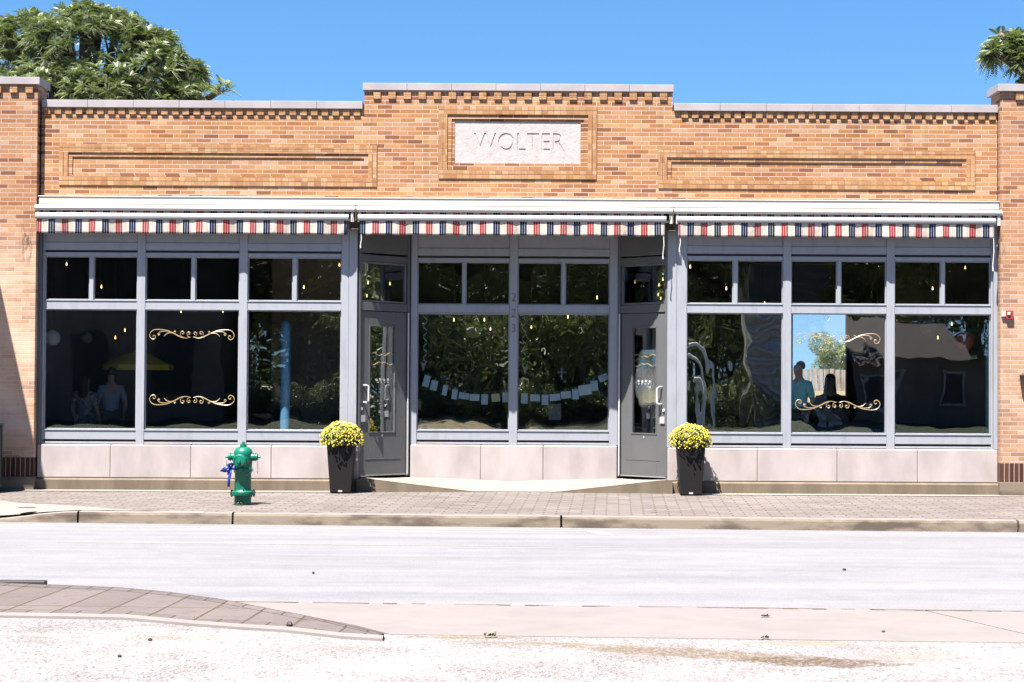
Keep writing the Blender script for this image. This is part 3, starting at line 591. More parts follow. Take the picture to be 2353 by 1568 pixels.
# alcove: header soffit, splayed doors with transoms
mb = MB(); mb.box(-1.99, 1.99, .02, .66, 3.52, 3.598); mb.build('alcove_ceiling', 'ceiling_brown', B)
def frameT(p0, p1):   # local x runs from the outer to the inner jamb, local y goes into the shop
    d = (Vector(p1)-Vector(p0)); L_ = d.length; a = math.atan2(d.y, d.x)
    return Matrix.Translation((p0[0], p0[1], 0)) @ Matrix.Rotation(a, 4, 'Z'), L_
for side in (-1, 1):
    p0 = (-1.975, .03) if side < 0 else (1.405, .635); p1 = (-1.355, .635) if side < 0 else (2.0, .03)
    T, Lw = frameT(p0, p1)
    def bx(mb, x0, x1, y0, y1, z0, z1):
        if side > 0: x0, x1 = Lw-x1, Lw-x0
        mb.box(x0, x1, y0, y1, z0, z1, T=T)
    # surround: jambs, transom bar, fascia
    f = MB(); bx(f, 0, .035, -.01, .09, .17, 3.52); bx(f, Lw-.03, Lw, -.01, .09, .17, 3.52); bx(f, .036, Lw-.031, 0, .08, 2.322, 2.425)
    bx(f, .036, Lw-.031, 0, .08, 2.962, 3.045); bx(f, .036, Lw-.031, .0, .08, 3.07, 3.52); sur = f.build('door_surround', 'door_paint', B, bevel=.003)
    f = MB()
    for e in (((.045, Lw-.04, .02, .06, 2.432, 2.455)), ((.045, Lw-.04, .02, .06, 2.932, 2.955)), ((.045, .068, .02, .06, 2.456, 2.931)), ((Lw-.063, Lw-.04, .02, .06, 2.456, 2.931))): bx(f, *e)
    tw = f.build('transom_window', 'steel_grey', B)
    m2 = MB(); bx(m2, .068, Lw-.063, .038, .042, 2.455, 2.932); sub(m2, 'pane', 'pane_glass_upper', tw)
    # door leaf
    g0, g1 = Lw*.22, Lw*.74; z0, z1 = .205, 2.312
    f = MB(); bx(f, .04, g0, .012, .055, z0, z1); bx(f, g1, Lw-.04, .012, .055, z0, z1); bx(f, g0+.0005, g1-.0005, .012, .055, 2.14, z1); bx(f, g0+.0005, g1-.0005, .012, .055, z0, .735)
    for e in ((g0, g0+.018, .006, .06, .737, 2.138), (g1-.018, g1, .006, .06, .737, 2.138), (g0+.019, g1-.019, .006, .06, .737, .755), (g0+.019, g1-.019, .006, .06, 2.12, 2.138)): bx(f, *e)
    bx(f, .13, Lw-.13, .008, .013, .40, .405)
    dr = f.build('door', 'door_paint', B, bevel=.002)
    m2 = MB(); bx(m2, g0+.015, g1-.015, .028, .033, .75, 2.125); sub(m2, 'pane', 'pane_glass', dr)
    f = MB(); bx(f, .04, Lw-.04, .006, .06, .185, .203); sub(f, 'sweep', 'aluminium', dr)
    f = MB(); bx(f, Lw-.037, Lw-.018, -.02, -.011, .19, 2.31); sub(f, 'weather_strip', 'white_metal', dr)
    # pull handle, key cylinder, latch plate
    def LP(x, y, z): return T @ Vector(((Lw-x) if side > 0 else x, y, z))
    f = MB(); hx = .105
    f.tube([LP(hx, .01, 1.355), LP(hx, -.05, 1.355), LP(hx+.02, -.062, 1.34), LP(hx+.02, -.062, 1.15), LP(hx, -.05, 1.135), LP(hx, .01, 1.135)], .012, 8)
    sub(f, 'handle', 'white_metal', dr, smooth=True)
    f = MB(); f.tube([LP(.062, .014, 1.055), LP(.062, -.004, 1.055)], .02, 12); sub(f, 'key_cylinder', 'white_metal', dr, smooth=True)
    f = MB(); bx(f, .045, .125, -.004, .011, .885, .972); sub(f, 'latch_plate', 'white_plastic', dr)
    f = MB(); bx(f, Lw*.48-.01, Lw*.48+.01, .006, .0115, .685, .715); sub(f, 'door_stud', 'white_plastic', dr)
    # white emblem of four round marks, small gold scrolls
    f = MB()
    for k in range(4): 
        c = LP(Lw*(.38+.075*k), .022, 1.425+(.006 if k % 2 else 0)); f.tube([c, c+(T.to_3x3() @ Vector((0, .002, 0)))], .017, 12)
        c = LP(Lw*(.41+.065*k), .022, 1.395); f.tube([c, c+(T.to_3x3() @ Vector((0, .002, 0)))], .009, 8)
    sub(f, 'white_emblem', 'decal_white', dr)
    def scroll_pts(flip):
        pts = []
        for k in range(25):
            t = k/24; pts.append(LP(Lw*(.27+.42*t), .022, 1.70+flip*(.05+.018*math.sin(t*2*math.pi*2)*(1 if t < .5 else -1)+.01)))
        return pts
    f = MB()
    for fl in (1, -1): f.tube(scroll_pts(fl), .0035, 5)
    sub(f, 'gold_scroll', 'gold_paint', dr)
    if side > 0:
        f = MB(); bx(f, g1-.052, g1-.022, .020, .024, 2.07, 2.118); sub(f, 'red_sticker', 'red_plastic', dr)
# house number down the middle mullion
for ch, z in (('2', 2.472), ('2', 2.262), ('3', 2.062)):
    me = text_mesh(ch, .165, .004, 1., -.003); me.materials.append(M['numeral_brown'])
    o = bpy.data.objects.new('house_numeral', me); COL.objects.link(o); o.parent = B
    o.matrix_world = Matrix.Translation((.02, .660, z)) @ Matrix.Rotation(math.pi/2, 4, 'X')
# gold flourishes on two panes
def flourish(cx, cz, w_, Y, flip, parent):
    # half pattern measured in units of the half width (x from the outer end 0 to the middle 1)
    def spiral(cx_, cy_, r0, a0, turns, n=18, r1=.15):
        return [(cx_+r0*(1-(1-r1)*k/n)*math.cos(a0+turns*2*math.pi*k/n), cy_+r0*(1-(1-r1)*k/n)*math.sin(a0+turns*2*math.pi*k/n)) for k in range(n+1)]
    S_ = []
    S_.append([(.985, -.10), (.88, -.125), (.76, -.11), (.62, -.04), (.48, .035), (.34, .065), (.2, .072), (.1, .05), (.035, -.02), (.03, -.09), (.07, -.145)] + spiral(.12, -.10, .062, -2.3, 1.0)[1:])
    S_.append([(.80, -.115), (.66, -.05), (.52, .015), (.38, .03), (.27, .015), (.215, -.03)] + spiral(.245, -.035, .03, 3.0, .9)[1:])
    S_.append([(.60, -.02), (.50, -.005), (.42, -.03), (.36, -.09)])
    S_.append([(.66, -.06), (.62, -.03)] + spiral(.62, .01, .034, -1.6, -1.0)[1:])
    S_.append([(.84, -.12), (.76, -.08)] + spiral(.80, -.01, .052, 3.6, -1.15)[1:])
    S_.append([(.98, -.11), (.92, -.08), (.90, -.03)] + spiral(.945, -.02, .045, 3.2, -1.0)[1:])
    mb = MB()
    for st_ in S_:
        # smooth by Catmull-Rom
        q = []
        for i in range(len(st_)-1):
            p0 = st_[max(i-1, 0)]; p1 = st_[i]; p2 = st_[i+1]; p3 = st_[min(i+2, len(st_)-1)]
            for s in range(3):
                t = s/3; q.append(tuple(.5*((2*p1[k])+(-p0[k]+p2[k])*t+(2*p0[k]-5*p1[k]+4*p2[k]-p3[k])*t*t+(-p0[k]+3*p1[k]-3*p2[k]+p3[k])*t**3) for k in (0, 1)))
        q.append(st_[-1]); n = len(q)
        for mir in (1, -1):
            pts = [Vector((cx+mir*(p[0]-1.015)*w_/2, Y, cz+flip*p[1]*w_/2)) for p in q]
            mb.tube(pts, [0.0022+.0034*math.sin(math.pi*min(1, .08+i/n)) for i in range(n)], 5)
    return sub(mb, 'gold_flourish', 'gold_paint', parent)
for wn, (u0, v0, Yg, fl) in ((wins[1], (441, 765, .05, 1)), (wins[1], (441, 924, .05, -1)), (wins[6], (1925, 774, .05, 1)), (wins[6], (1925, 935, .05, -1))):
    p = at(u0, v0, Yg); flourish(p.x, p.z, 1.10, Yg, fl, wn)
# ================================================================== NEIGHBOURING PIERS
def pier(x0, x1, label, xs_, dz, cx0, cx1, dx0, dn):
    o = thing('brick_building', label, 'building', ((x0+x1)/2, .1, 0))
    mb = MB(); mb.box(x0, x1, -.17, .30, .415, 5.165+dz); q0, q1 = (x0, -6.66) if x0 < 0 else (6.76, x1); mb.box(q0, q1, .301, 10.1, -.1, 5.1+dz); mb.build('wall', 'brick_pier', o)
    mb = MB(); mb.box(x0+.0, x1-.0, -.172, .1, .17, .413); mb.build('soldier_course', 'brick_soldier', o)
    mb = MB(); mb.box(x0-.01, x1+.01, -.19, .1, -.1, .168); mb.build('stone_base', 'kerb_concrete', o, bevel=.005)
    coping(cx0, cx1, 5.168+dz, 5.262+dz, -.214, .35, 6, o)
    dentils(dx0, dn, .201, .094, 5.06+dz, 5.166+dz, -.200, -.171, o)
    mb = MB(); mb.box(q0+.1, q1-.1, .32, 10, 5.1+dz, 5.13+dz); mb.build('roof', 'roofing', o)
    return o
Pl = pier(-12.0, -6.083, 'brick pier and wall left of the shop, half shaded by a slanting shadow', None, .005, -12.02, -6.05, -6.235-.201*5, 6)
Pr = pier(6.228, 12.0, 'brick pier and wall right of the shop, with a red alarm on it', None, -.01, 6.185, 12.02, 6.42, 6)
# flat canopy of the neighbouring shop, just out of frame, that throws the slanting shade
cn = thing('neighbour_canopy', 'flat dark canopy over the neighbouring shop front, outside the left edge', 'canopy', (-9, -1, 4.3))
mb = MB(); mb.box(-12, -6.97, -1.78, -.175, 4.36, 4.5); mb.build('deck', 'dark_bronze', cn)
mb = MB(); mb.box(-12, -6.96, -1.83, -1.785, 4.25, 4.52); mb.build('fascia_board', 'dark_bronze', cn)
# ================================================================== AWNINGS
def awning(x0, x1, v0, v1, label, phase, cords, name='retractable_awning', torn=None):
    o = thing(name, label, 'awning', ((x0+x1)/2, -.05, 3.5), 'striped awnings over the shop windows')
    mb = MB(); mb.prism([(-.052, 3.58), (-.19, 3.566), (-.205, 3.60), (-.18, 3.64), (-.052, 3.646)], x0, x1, 'x'); mb.build('housing', 'cream_metal', o, bevel=.004)
    mb = MB(); mb.prism([(-.205, 3.535), (-.235, 3.500), (-.235, 3.47), (-.222, 3.452), (-.19, 3.452), (-.175, 3.49), (-.18, 3.525)], v0-.02, v1+.02, 'x'); mb.build('front_bar', 'aluminium', o, bevel=.006, smooth=True)
    cm = 'awning_cloth_%d' % round(phase*1000); awning_cloth(cm, phase)
    # cloth between roll and bar
    mb = MB(); mb.add([(v0+.01, -.12, 3.60), (v1-.01, -.12, 3.60), (v1-.01, -.19, 3.500), (v0+.01, -.19, 3.500)], [(0, 1, 2, 3)]); mb.add([(v0+.01, -.125, 3.60), (v1-.01, -.125, 3.60), (v1-.01, -.195, 3.500), (v0+.01, -.195, 3.500)], [(3, 2, 1, 0)]); mb.build('canopy_cloth', cm, o)
    # valance with small ripples
    mb = MB(); n = int((v1-v0)/.03); m = 8; rr = [random.uniform(-1, 1) for _ in range(n+1)]
    for i in range(n+1):
        x = v0+(v1-v0)*i/n; t = (x-v0)/(v1-v0)
        for j in range(m+1):
            s = j/m; ed = math.exp(-((1-t)*(v1-v0)/.25)) if torn else 0
            y = -.212+s*(.011*math.sin(x*9+phase*30)+.008*math.sin(x*23+2*math.sin(x*3))+.005*rr[i])+ed*s*.010*math.sin(x*40+s*5)
            z = 3.470-s*(.195-.004*math.sin(x*14)+.002*rr[i])-(ed*s*.01)
            mb.v.append((x+s*.004*math.sin(x*5), y, z))
    for i in range(n):
        for j in range(m): mb.f.append((i*(m+1)+j, i*(m+1)+j+1, (i+1)*(m+1)+j+1, (i+1)*(m+1)+j)); mb.mi.append(0)
    va_ = mb.build('valance', cm, o, smooth=True); sd = va_.modifiers.new('t', 'SOLIDIFY'); sd.thickness = .002
    # folding arms and end brackets
    for xa, d in ((x0+.02, 1), (x1-.02, -1)):
        mb = MB(); mb.box(min(xa, xa+.035*d), max(xa, xa+.035*d), -.18, -.052, 3.44, 3.56)
        mb.tube([(xa+.02*d, -.12, 3.47), (xa+1.1*d, -.10, 3.46)], .016, 8); mb.build('arm', 'white_metal', o)
    for cxp, ln in cords:
        mb = MB(); mb.tube([(cxp, -.213, 3.275), (cxp+.004, -.214, 3.275-ln*.4), (cxp-.01, -.213, 3.275-ln*.8), (cxp-.006, -.21, 3.275-ln)], [.005, .006, .006, .010], 6); mb.build('cord', 'rope_white', o, smooth=True)
    return o
# phase so that bands fall where the photograph shows them
awning(-6.10, -2.01, -6.065, -2.11, 'striped awning above the left windows, its valance creased at the right end', 5.917%.3424, [], torn=True)
awning(-1.995, 2.058, -1.955, 1.94, 'striped awning above the recessed middle entrance, beginning with a blue band', 1.960%.3424, [(-1.93, .17), (1.925, .29)])
awning(2.066, 6.245, 2.115, 6.14, 'striped awning above the right windows, beginning with a red band', (-2.227)%.3424, [(2.135, .20), (6.13, .42)])
hb = MB(); hb.box(-6.06, 6.22, -.14, -.052, 3.652, 3.748); hb.box(-6.075, 6.225, -.15, -.052, 3.744, 3.7565); hb.build('awning_hood', 'cream_metal', B, bevel=.003)
for gx in (-2.03, 2.02):
    f = MB(); f.box(gx-.05, gx+.055, -.10, -.0, 3.36, 3.54); f.box(gx-.06, gx+.06, -.17, -.02, 3.345, 3.36); f.tube([(gx+.02, -.14, 3.66), (gx+.03, -.2, 3.62), (gx+.03, -.2, 3.45), (gx, -.12, 3.38)], .007, 6); f.tube([(gx, -.14, 3.66), (gx+.01, -.18, 3.6), (gx-.02, -.18, 3.45), (gx+.02, -.1, 3.38)], .005, 6)
    o = f.build('timber_bracket', 'old_wood', B)
# ================================================================== FIRE HYDRANT
hx, hy, hz = -3.12, -2.22, -.035
H = thing('fire_hydrant', 'glossy green fire hydrant on the paved sidewalk', 'fire hydrant', (hx, hy, hz))
C0 = (hx, hy, hz)
m = MB(); m.lathe([(.001, -.01), (.098, -.01), (.098, .098), (.10, .100)], 28, C0)
m.lathe([(.1, .10), (.143, .105), (.147, .112), (.147, .150), (.140, .158), (.105, .162), (.1, .17)], 28, C0)
m.lathe([(.098, .155), (.096, .36), (.104, .372), (.110, .385), (.110, .42), (.100, .435), (.104, .45), (.108, .50), (.108, .60), (.1, .60)], 32, C0)
for k in range(8): a = k*math.pi/4+.2; m.tube([(hx+.128*math.cos(a), hy+.128*math.sin(a), hz+.088), (hx+.128*math.cos(a), hy+.128*math.sin(a), hz+.172)], .012, 6)
m.build('barrel', 'hydrant_green', H, smooth=True)
m = MB(); m.lathe([(.109, .575), (.110, .59), (.106, .615), (.09, .643), (.066, .66), (.040, .668), (.040, .69), (.034, .693), (.034, .70), (.019, .701), (.017, .725), (.005, .728)], 28, C0); m.build('bonnet', 'hydrant_green', H, smooth=True)
def cyl_axis(prof, origin, d):   # lathe along direction d
    d = Vector(d).normalized(); T = d.to_track_quat('Z', 'Y').to_matrix().to_4x4(); mm = MB(); mm.lathe(prof, 24, origin, T=T); return mm
m = cyl_axis([(.001, .0), (.070, .0), (.070, .13), (.079, .135), (.079, .165), (.074, .182), (.066, .186), (.066, .190), (.025, .194), (.024, .215), (.005, .217)], (hx, hy, hz+.51), (-.12, -1, 0))
for k in range(18):
    a = 2*math.pi*k/18; q = Vector((hx-.12*.188+.058*math.cos(a), hy-.188, hz+.51+.058*math.sin(a))); m.box(q.x-.005, q.x+.005, q.y-.004, q.y+.01, q.z-.006, q.z+.006)
pc = m.build('pumper_cap', 'hydrant_green', H, smooth=True)
for s in (-1, 1):
    m = cyl_axis([(.001, .07), (.046, .07), (.046, .128), (.036, .13), (.036, .138), (.047, .139), (.048, .152), (.040, .155), (.040, .172), (.030, .176), (.013, .178), (.012, .205), (.005, .206)], (hx, hy, hz+.55), (s, -.12, 0)); m.build('nozzle_cap', 'hydrant_green', H, smooth=True)
def chain(pts, name, r=.006):
    mm = MB(); 
    for a, b in zip(pts[:-1], pts[1:]):
        a = Vector(a); b = Vector(b); n = max(1, int((b-a).length/.014))
        for k in range(n):
            c = a.lerp(b, (k+.5)/n); d = (b-a).normalized()*.008; off = Vector((.003, 0, 0)) if k % 2 else Vector((0, .003, 0))
            mm.tube([c-d+off, c+d+off], .0022, 4); mm.tube([c-d-off, c+d-off], .0022, 4)
    mm.build(name, 'chain_metal', H)
chain([(hx+.175, hy-.06, hz+.51), (hx+.18, hy-.07, hz+.40), (hx+.172, hy-.07, hz+.355), (hx+.14, hy-.06, hz+.38), (hx+.105, hy-.05, hz+.43)], 'chain')
chain([(hx-.185, hy-.03, hz+.51), (hx-.188, hy-.04, hz+.44), (hx-.15, hy-.04, hz+.38), (hx-.11, hy-.03, hz+.42)], 'chain')
chain([(hx-.01, hy-.165, hz+.43), (hx+.02, hy-.12, hz+.37), (hx+.06, hy-.105, hz+.335), (hx+.09, hy-.07, hz+.37)], 'chain')
# ribbon tied on it
rb = thing('ribbon_bow', 'bright blue ribbon bow tied on the left side of the green hydrant', 'ribbon', (hx-.13, hy-.09, hz+.42))
def strip(pts, w_, nrm=(0, 0, 1), name='tail'):
    mm = MB(); P_ = [Vector(p) for p in pts]; W_ = w_ if isinstance(w_, list) else [w_]*len(P_)
    for i, p in enumerate(P_):
        d = (P_[min(i+1, len(P_)-1)]-P_[max(i-1, 0)]).normalized(); s_ = d.cross(Vector((0, -1, 0.3))).normalized()*W_[i]/2
        mm.v += [tuple(p+s_), tuple(p-s_)]
    for i in range(len(P_)-1): mm.f.append((2*i, 2*i+2, 2*i+3, 2*i+1)); mm.mi.append(0)
    o = mm.build(name, 'blue_ribbon', rb, smooth=True); so_ = o.modifiers.new('s', 'SOLIDIFY'); so_.thickness = .003; return o
kx, ky, kz = hx-.125, hy-.105, hz+.425
strip([(kx, ky, kz), (kx-.03, ky-.035, kz+.01), (kx-.07, ky-.03, kz-.012), (kx-.108, ky, kz-.038), (kx-.07, ky+.02, kz-.035), (kx, ky, kz-.01)], [.02, .04, .05, .045, .04, .02], name='loop')
strip([(kx, ky, kz), (kx-.025, ky-.03, kz+.03), (kx-.01, ky-.03, kz+.055), (kx+.02, ky, kz+.045), (kx+.01, ky, kz)], [.02, .04, .045, .04, .02], name='loop')
strip([(kx, ky, kz), (kx+.03, ky-.03, kz+.0), (kx+.055, ky-.02, kz+.012), (kx+.06, ky, kz-.008), (kx, ky, kz-.01)], [.02, .035, .04, .035, .02], name='loop')
strip([(kx, ky, kz), (kx-.005, ky-.02, kz-.06), (kx-.02, ky-.012, kz-.13), (kx-.022, ky-.02, kz-.215)], [.02, .034, .032, .03])
strip([(kx, ky, kz), (kx-.028, ky-.025, kz-.035), (kx-.035, ky-.012, kz-.08)], [.02, .026, .012])
# ================================================================== PLANTERS
fl_me = None
def planter(px_, py_, label, label2, sd):
    o = thing('tall_planter', label, 'planter', (px_, py_, 0), 'tall brown planters by the doors')
    m = MB(); hb_, ht = .13, .176
    n = 4
    def ring(h, z): return [(px_-h, py_-h, z), (px_+h, py_-h, z), (px_+h, py_+h, z), (px_-h, py_+h, z)]
    rs = ring(hb_, .005)+ring(ht, .66)+ring(ht-.018, .66)+ring(ht-.022, .60)
    fs = [(3, 2, 1, 0)]+[(r*4+k, r*4+(k+1) % 4, (r+1)*4+(k+1) % 4, (r+1)*4+k) for r in range(3) for k in range(4)]
    m.add(rs, fs); m.build('pot', 'planter_brown', o, bevel=.006)
    m = MB(); m.add(ring(ht-.022, .61), [(0, 1, 2, 3)]); m.build('soil', 'soil', o)
    m = MB(); m.box(px_-.028, px_+.022, py_-.135, py_-.128, .014, .036); m.build('maker_tag', 'white_plastic', o)
    r2 = random.Random(sd)
    pl = thing('chrysanthemum', label2, 'flowers', (px_, py_, .62), 'yellow chrysanthemums in the planters')
    fm = MB(); lm = MB(); Cc = Vector((px_, py_, .655)); N = 640
    for k in range(N):
        z = 1-(k+.5)/N*1.22; a = k*2.39996; r = math.sqrt(max(0, 1-z*z)) if z > 0 else 1-.25*abs(z)
        d = Vector((r*math.cos(a), r*math.sin(a), z)); rad = 1+r2.uniform(-.12, .06)+.05*math.sin(d.x*7+sd)*math.cos(d.y*6+sd*2)
        if d.z < .25 and r2.random() < .35: continue
        p = Cc+Vector((d.x*.268*rad, d.y*.268*rad, (d.z*.232 if d.z > 0 else d.z*.30)*rad)); nrm = (d+Vector((r2.uniform(-.35, .35), r2.uniform(-.35, .35), r2.uniform(-.1, .4)))).normalized()
        fr = r2.uniform(.010, .0175); q = nrm.to_track_quat('Z', 'Y').to_matrix()
        vs = [p+nrm*.006]; np_ = 8
        for j in range(np_*2):
            b = math.pi*j/np_; rr = fr*(1 if j % 2 == 0 else .62); vs.append(p+q @ Vector((rr*math.cos(b), rr*math.sin(b), -.004 if j % 2 else .001)))
        fm.add(vs, [(0, 1+j, 1+(j+1) % (np_*2)) for j in range(np_*2)])
        vs = [p+nrm*.009]+[p+q @ Vector((fr*.5*math.cos(math.pi*j/4), fr*.5*math.sin(math.pi*j/4), .005)) for j in range(8)]; fm.add(vs, [(0, 1+j, 1+(j+1) % 8) for j in range(8)])
    for k in range(1500):
        d = Vector((r2.gauss(0, 1), r2.gauss(0, 1), r2.gauss(.2, .9))).normalized(); rad = r2.uniform(.72, .985)
        p = Cc+Vector((d.x*.262*rad, d.y*.262*rad, (d.z*.225 if d.z > 0 else d.z*.08)*rad)); q = (d+Vector((r2.uniform(-1, 1), r2.uniform(-1, 1), r2.uniform(-.6, .6)))).to_track_quat('Z', 'Y').to_matrix(); s_ = r2.uniform(.012, .022)
        lm.add([p+q @ Vector(t) for t in ((0, -s_, 0), (s_*.6, 0, .003), (0, s_*1.2, 0), (-s_*.6, 0, .003))], [(0, 1, 2, 3)])
    lm.lathe([(.02, .0), (.15, .0), (.19, .05), (.18, .12), (.12, .18), (.02, .2)], 16, (px_, py_, .63))
    fm.build('blossoms', 'petal', pl); lm.build('foliage', 'plant_green', pl)
planter(-2.145, -.35, 'tall tapered dark brown planter left of the left door', 'mound of pale yellow chrysanthemums by the left door', 3)
planter(2.262, -.36, 'tall tapered dark brown planter casting a shadow beside the right door', 'mound of bright yellow chrysanthemums by the right door', 9)
# ================================================================== THINGS ON THE PIERS
al = thing('fire_alarm', 'red and white alarm box on the right brick pier', 'alarm', (6.35, -.17, 2.3))
pa = at(2315, 725, -.19)
m = MB(); m.box(pa.x-.02, pa.x+.07, -.215, -.171, pa.z-.055, pa.z+.06); m.build('housing', 'red_plastic', al, bevel=.008)
m = MB(); m.box(pa.x-.075, pa.x-.022, -.205, -.171, pa.z-.02, pa.z+.05); m.box(pa.x-.01, pa.x+.03, -.232, -.216, pa.z+.0, pa.z+.04); m.build('strobe', 'white_plastic', al, bevel=.006)
pa = at(2351, 872, -.2)
wl_ = thing('wall_lamp', 'small dark brown wall lamp at the right edge of the brick pier', 'wall lamp', (pa.x, -.17, pa.z))
m = MB(); m.lathe([(.02, -.06), (.045, -.055), (.055, .04), (.06, .05), (.02, .075)], 14, (pa.x, -.24, pa.z)); m.build('shade', 'dark_bronze', wl_, smooth=True)
m = MB(); m.box(pa.x-.03, pa.x+.03, -.20, -.171, pa.z-.05, pa.z+.05); m.build('bracket', 'dark_bronze', wl_)
# slatted bin at the left edge
pb = at(-38, 1126, -.62)
bn = thing('litter_bin', 'dark green metal slatted bin at the left edge of the sidewalk', 'bin', (pb.x, -.62, 0))
bc = (pb.x, -.62, 0.0); br_ = at(5, 1000, -.62).x-pb.x
m = MB(); m.lathe([(br_-.03, .83), (br_, .83), (br_+.012, .845), (br_, .86), (br_-.03, .86)], 28, bc); m.lathe([(br_-.02, .06), (br_, .06), (br_, .10), (br_-.02, .10)], 28, bc); m.build('rim', 'bin_green', bn, smooth=True)
m = MB()
for k in range(26): a = 2*math.pi*k/26; m.box(-.004, .004, -.014, .014, .07, .85, T=Matrix.Translation((bc[0]+(br_-.006)*math.cos(a), bc[1]+(br_-.006)*math.sin(a), 0)) @ Matrix.Rotation(a, 4, 'Z'))
m.build('slats', 'bin_green', bn)
m = MB(); m.lathe([(.02, .07), (br_-.05, .07), (br_-.04, .82), (br_-.06, .82), (br_-.07, .1)], 20, bc); m.build('liner', 'recess_dark', bn)
# ================================================================== INSIDE THE MIDDLE WINDOWS: garland of cards
YG = .84
def gp(x, y): return at((1560+x/3.096)/1.632, (1350+y/3.096)/1.632, YG)
strp = [(20, 90), (100, 140), (240, 215), (345, 280), (450, 322), (570, 355), (690, 372), (800, 377), (925, 368), (1040, 362), (1180, 358), (1260, 368), (1380, 375), (1500, 378), (1610, 372), (1735, 350), (1840, 318), (1955, 275), (2058, 215), (2160, 158), (2245, 110)]
m = MB(); m.tube([gp(*p) for p in strp], .0022, 5); tag(m.build('garland_string', 'string'), 'thin dark string slung across both middle windows, with cards pinned to it', 'string')
cards = [(122, 247, 76, 135, 14, 'b'), (210, 297, 78, 118, 12, 'b'), (336, 353, 58, 122, 12, 'b'), (447, 399, 62, 120, 6, 'b'), (558, 420, 120, 75, 8, 'b'), (680, 437, 115, 78, 2, 'w'), (796, 461, 78, 120, 1, 'b'), (926, 440, 98, 92, -5, 'c'), (1040, 434, 75, 118, -2, 'b'),
         (1258, 449, 78, 120, 3, 'b'), (1383, 441, 112, 80, 1, 'b'), (1499, 464, 78, 120, 1, 'b'), (1614, 436, 124, 80, -6, 'b'), (1740, 407, 115, 82, -5, 'w'), (1850, 399, 78, 122, -3, 'b'), (1962, 350, 150, 118, -9, 'w'), (2070, 301, 82, 120, -7, 'b'), (2175, 208, 110, 78, -24, 'b')]
ordn = ['first', 'second', 'third', 'fourth', 'fifth', 'sixth', 'seventh', 'eighth', 'ninth']
KM = .001137
for i, (cx, cy, cw, ch, an, cc) in enumerate(cards):
    k = i if i < 9 else i-9; side = 'left' if i < 9 else 'right'
    if cc == 'c': lb = 'cream coloured card on the string, the only yellowish one'
    elif i == 16: lb = 'largest pale card on the string, tilted, in the right middle window'
    else: lb = '%s %s card on the string, %s from the left in the %s middle window' % ('upright' if ch > cw else 'sideways', 'pale blue' if cc == 'b' else 'whitish', ordn[k], side)
    p = gp(cx, cy); o = thing('greeting_card', lb, 'card', tuple(p), 'cards pinned along the window string'); a = math.radians(-an)
    T = Matrix.Translation(p) @ Matrix.Rotation(-a, 4, 'Y') @ Matrix.Rotation(random.uniform(-.15, .15), 4, 'Z')
    hw, hh = cw*KM/2, ch*KM/2
    m = MB(); m.box(-hw, hw, -.001, .001, -hh, hh, T=T); m.build('card', {'b': 'paper_blue', 'w': 'paper_white', 'c': 'paper_cream'}[cc], o)
    m = MB(); m.box(-.006, .006, -.007, .006, hh-.012, hh+.026, T=T); m.build('clothes_peg', 'rope_white', o)
# doves and crosses hanging in the windows
dove = [(-.02, .045), (-.030, .02), (-.028, .0), (-.012, -.015), (-.012, -.04), (-.004, -.062), (.006, -.045), (.014, -.02), (.022, .0), (.034, .03), (.044, .06), (.03, .052), (.012, .028), (.004, .022), (-.004, .03), (-.010, .045)]
for u0, v0, sx, lb in ((973, 841, 1, 'white paper dove in the left middle window under a spiral streamer'), (1207, 849, -1, 'white paper dove in the right middle window under a spiral streamer')):
    p = at(u0, v0, YG-.03); m = MB(); m.prism([(sx*a*1.15, b*1.2) for a, b in dove], -.002, .002, 'y', T=Matrix.Translation(p)); tag(m.build('paper_dove', 'decal_white'), lb, 'dove', 'paper doves in the middle windows')
    # streamer
    m = MB(); zt = 2.36; pts = []; wv = []
    for k in range(60):
        t = k/59; pts.append((p.x+.02*sx+.026*math.cos(t*30), YG-.03+.026*math.sin(t*30), zt-(zt-p.z-.06)*t))
    for i, q in enumerate(pts): m.v += [(q[0], q[1], q[2]+.006), (q[0], q[1], q[2]-.006)]
    for i in range(59): m.f.append((2*i, 2*i+2, 2*i+3, 2*i+1)); m.mi.append(0)
    tag(m.build('spiral_streamer', 'paper_blue'), 'thin curled paper streamer hanging in the %s middle window' % ('left' if sx > 0 else 'right'), 'streamer', 'spiral streamers in the middle windows')
for u0, v0, mt, lb in ((1117, 859, 'cross_yellow', 'yellow budded cross in the left middle window'), (1291, 859, 'cross_pale', 'pale blue budded cross in the right middle window')):
    p = at(u0, v0, YG-.03); m = MB(); T = Matrix.Translation(p)
    m.box(-.007, .007, -.003, .003, -.062, .062, T=T); m.box(-.042, -.0072, -.0028, .0028, .012, .026, T=T); m.box(.0072, .042, -.0028, .0028, .012, .026, T=T)
    for a, b in ((0, .062), (0, -.062), (-.042, .019), (.042, .019)):
        for dx, dz in ((0, .009), (.009, 0), (-.009, 0), (0, -.009)): m.lathe([(.001, -.0025), (.008, -.0025), (.008, .0025), (.001, .0025)], 8, tuple(p+Vector((a+dx, 0, b+dz))), T=Matrix.Rotation(math.pi/2, 4, 'X'))
    tag(m.build('window_cross', mt), lb, 'cross', 'budded crosses in the middle windows')
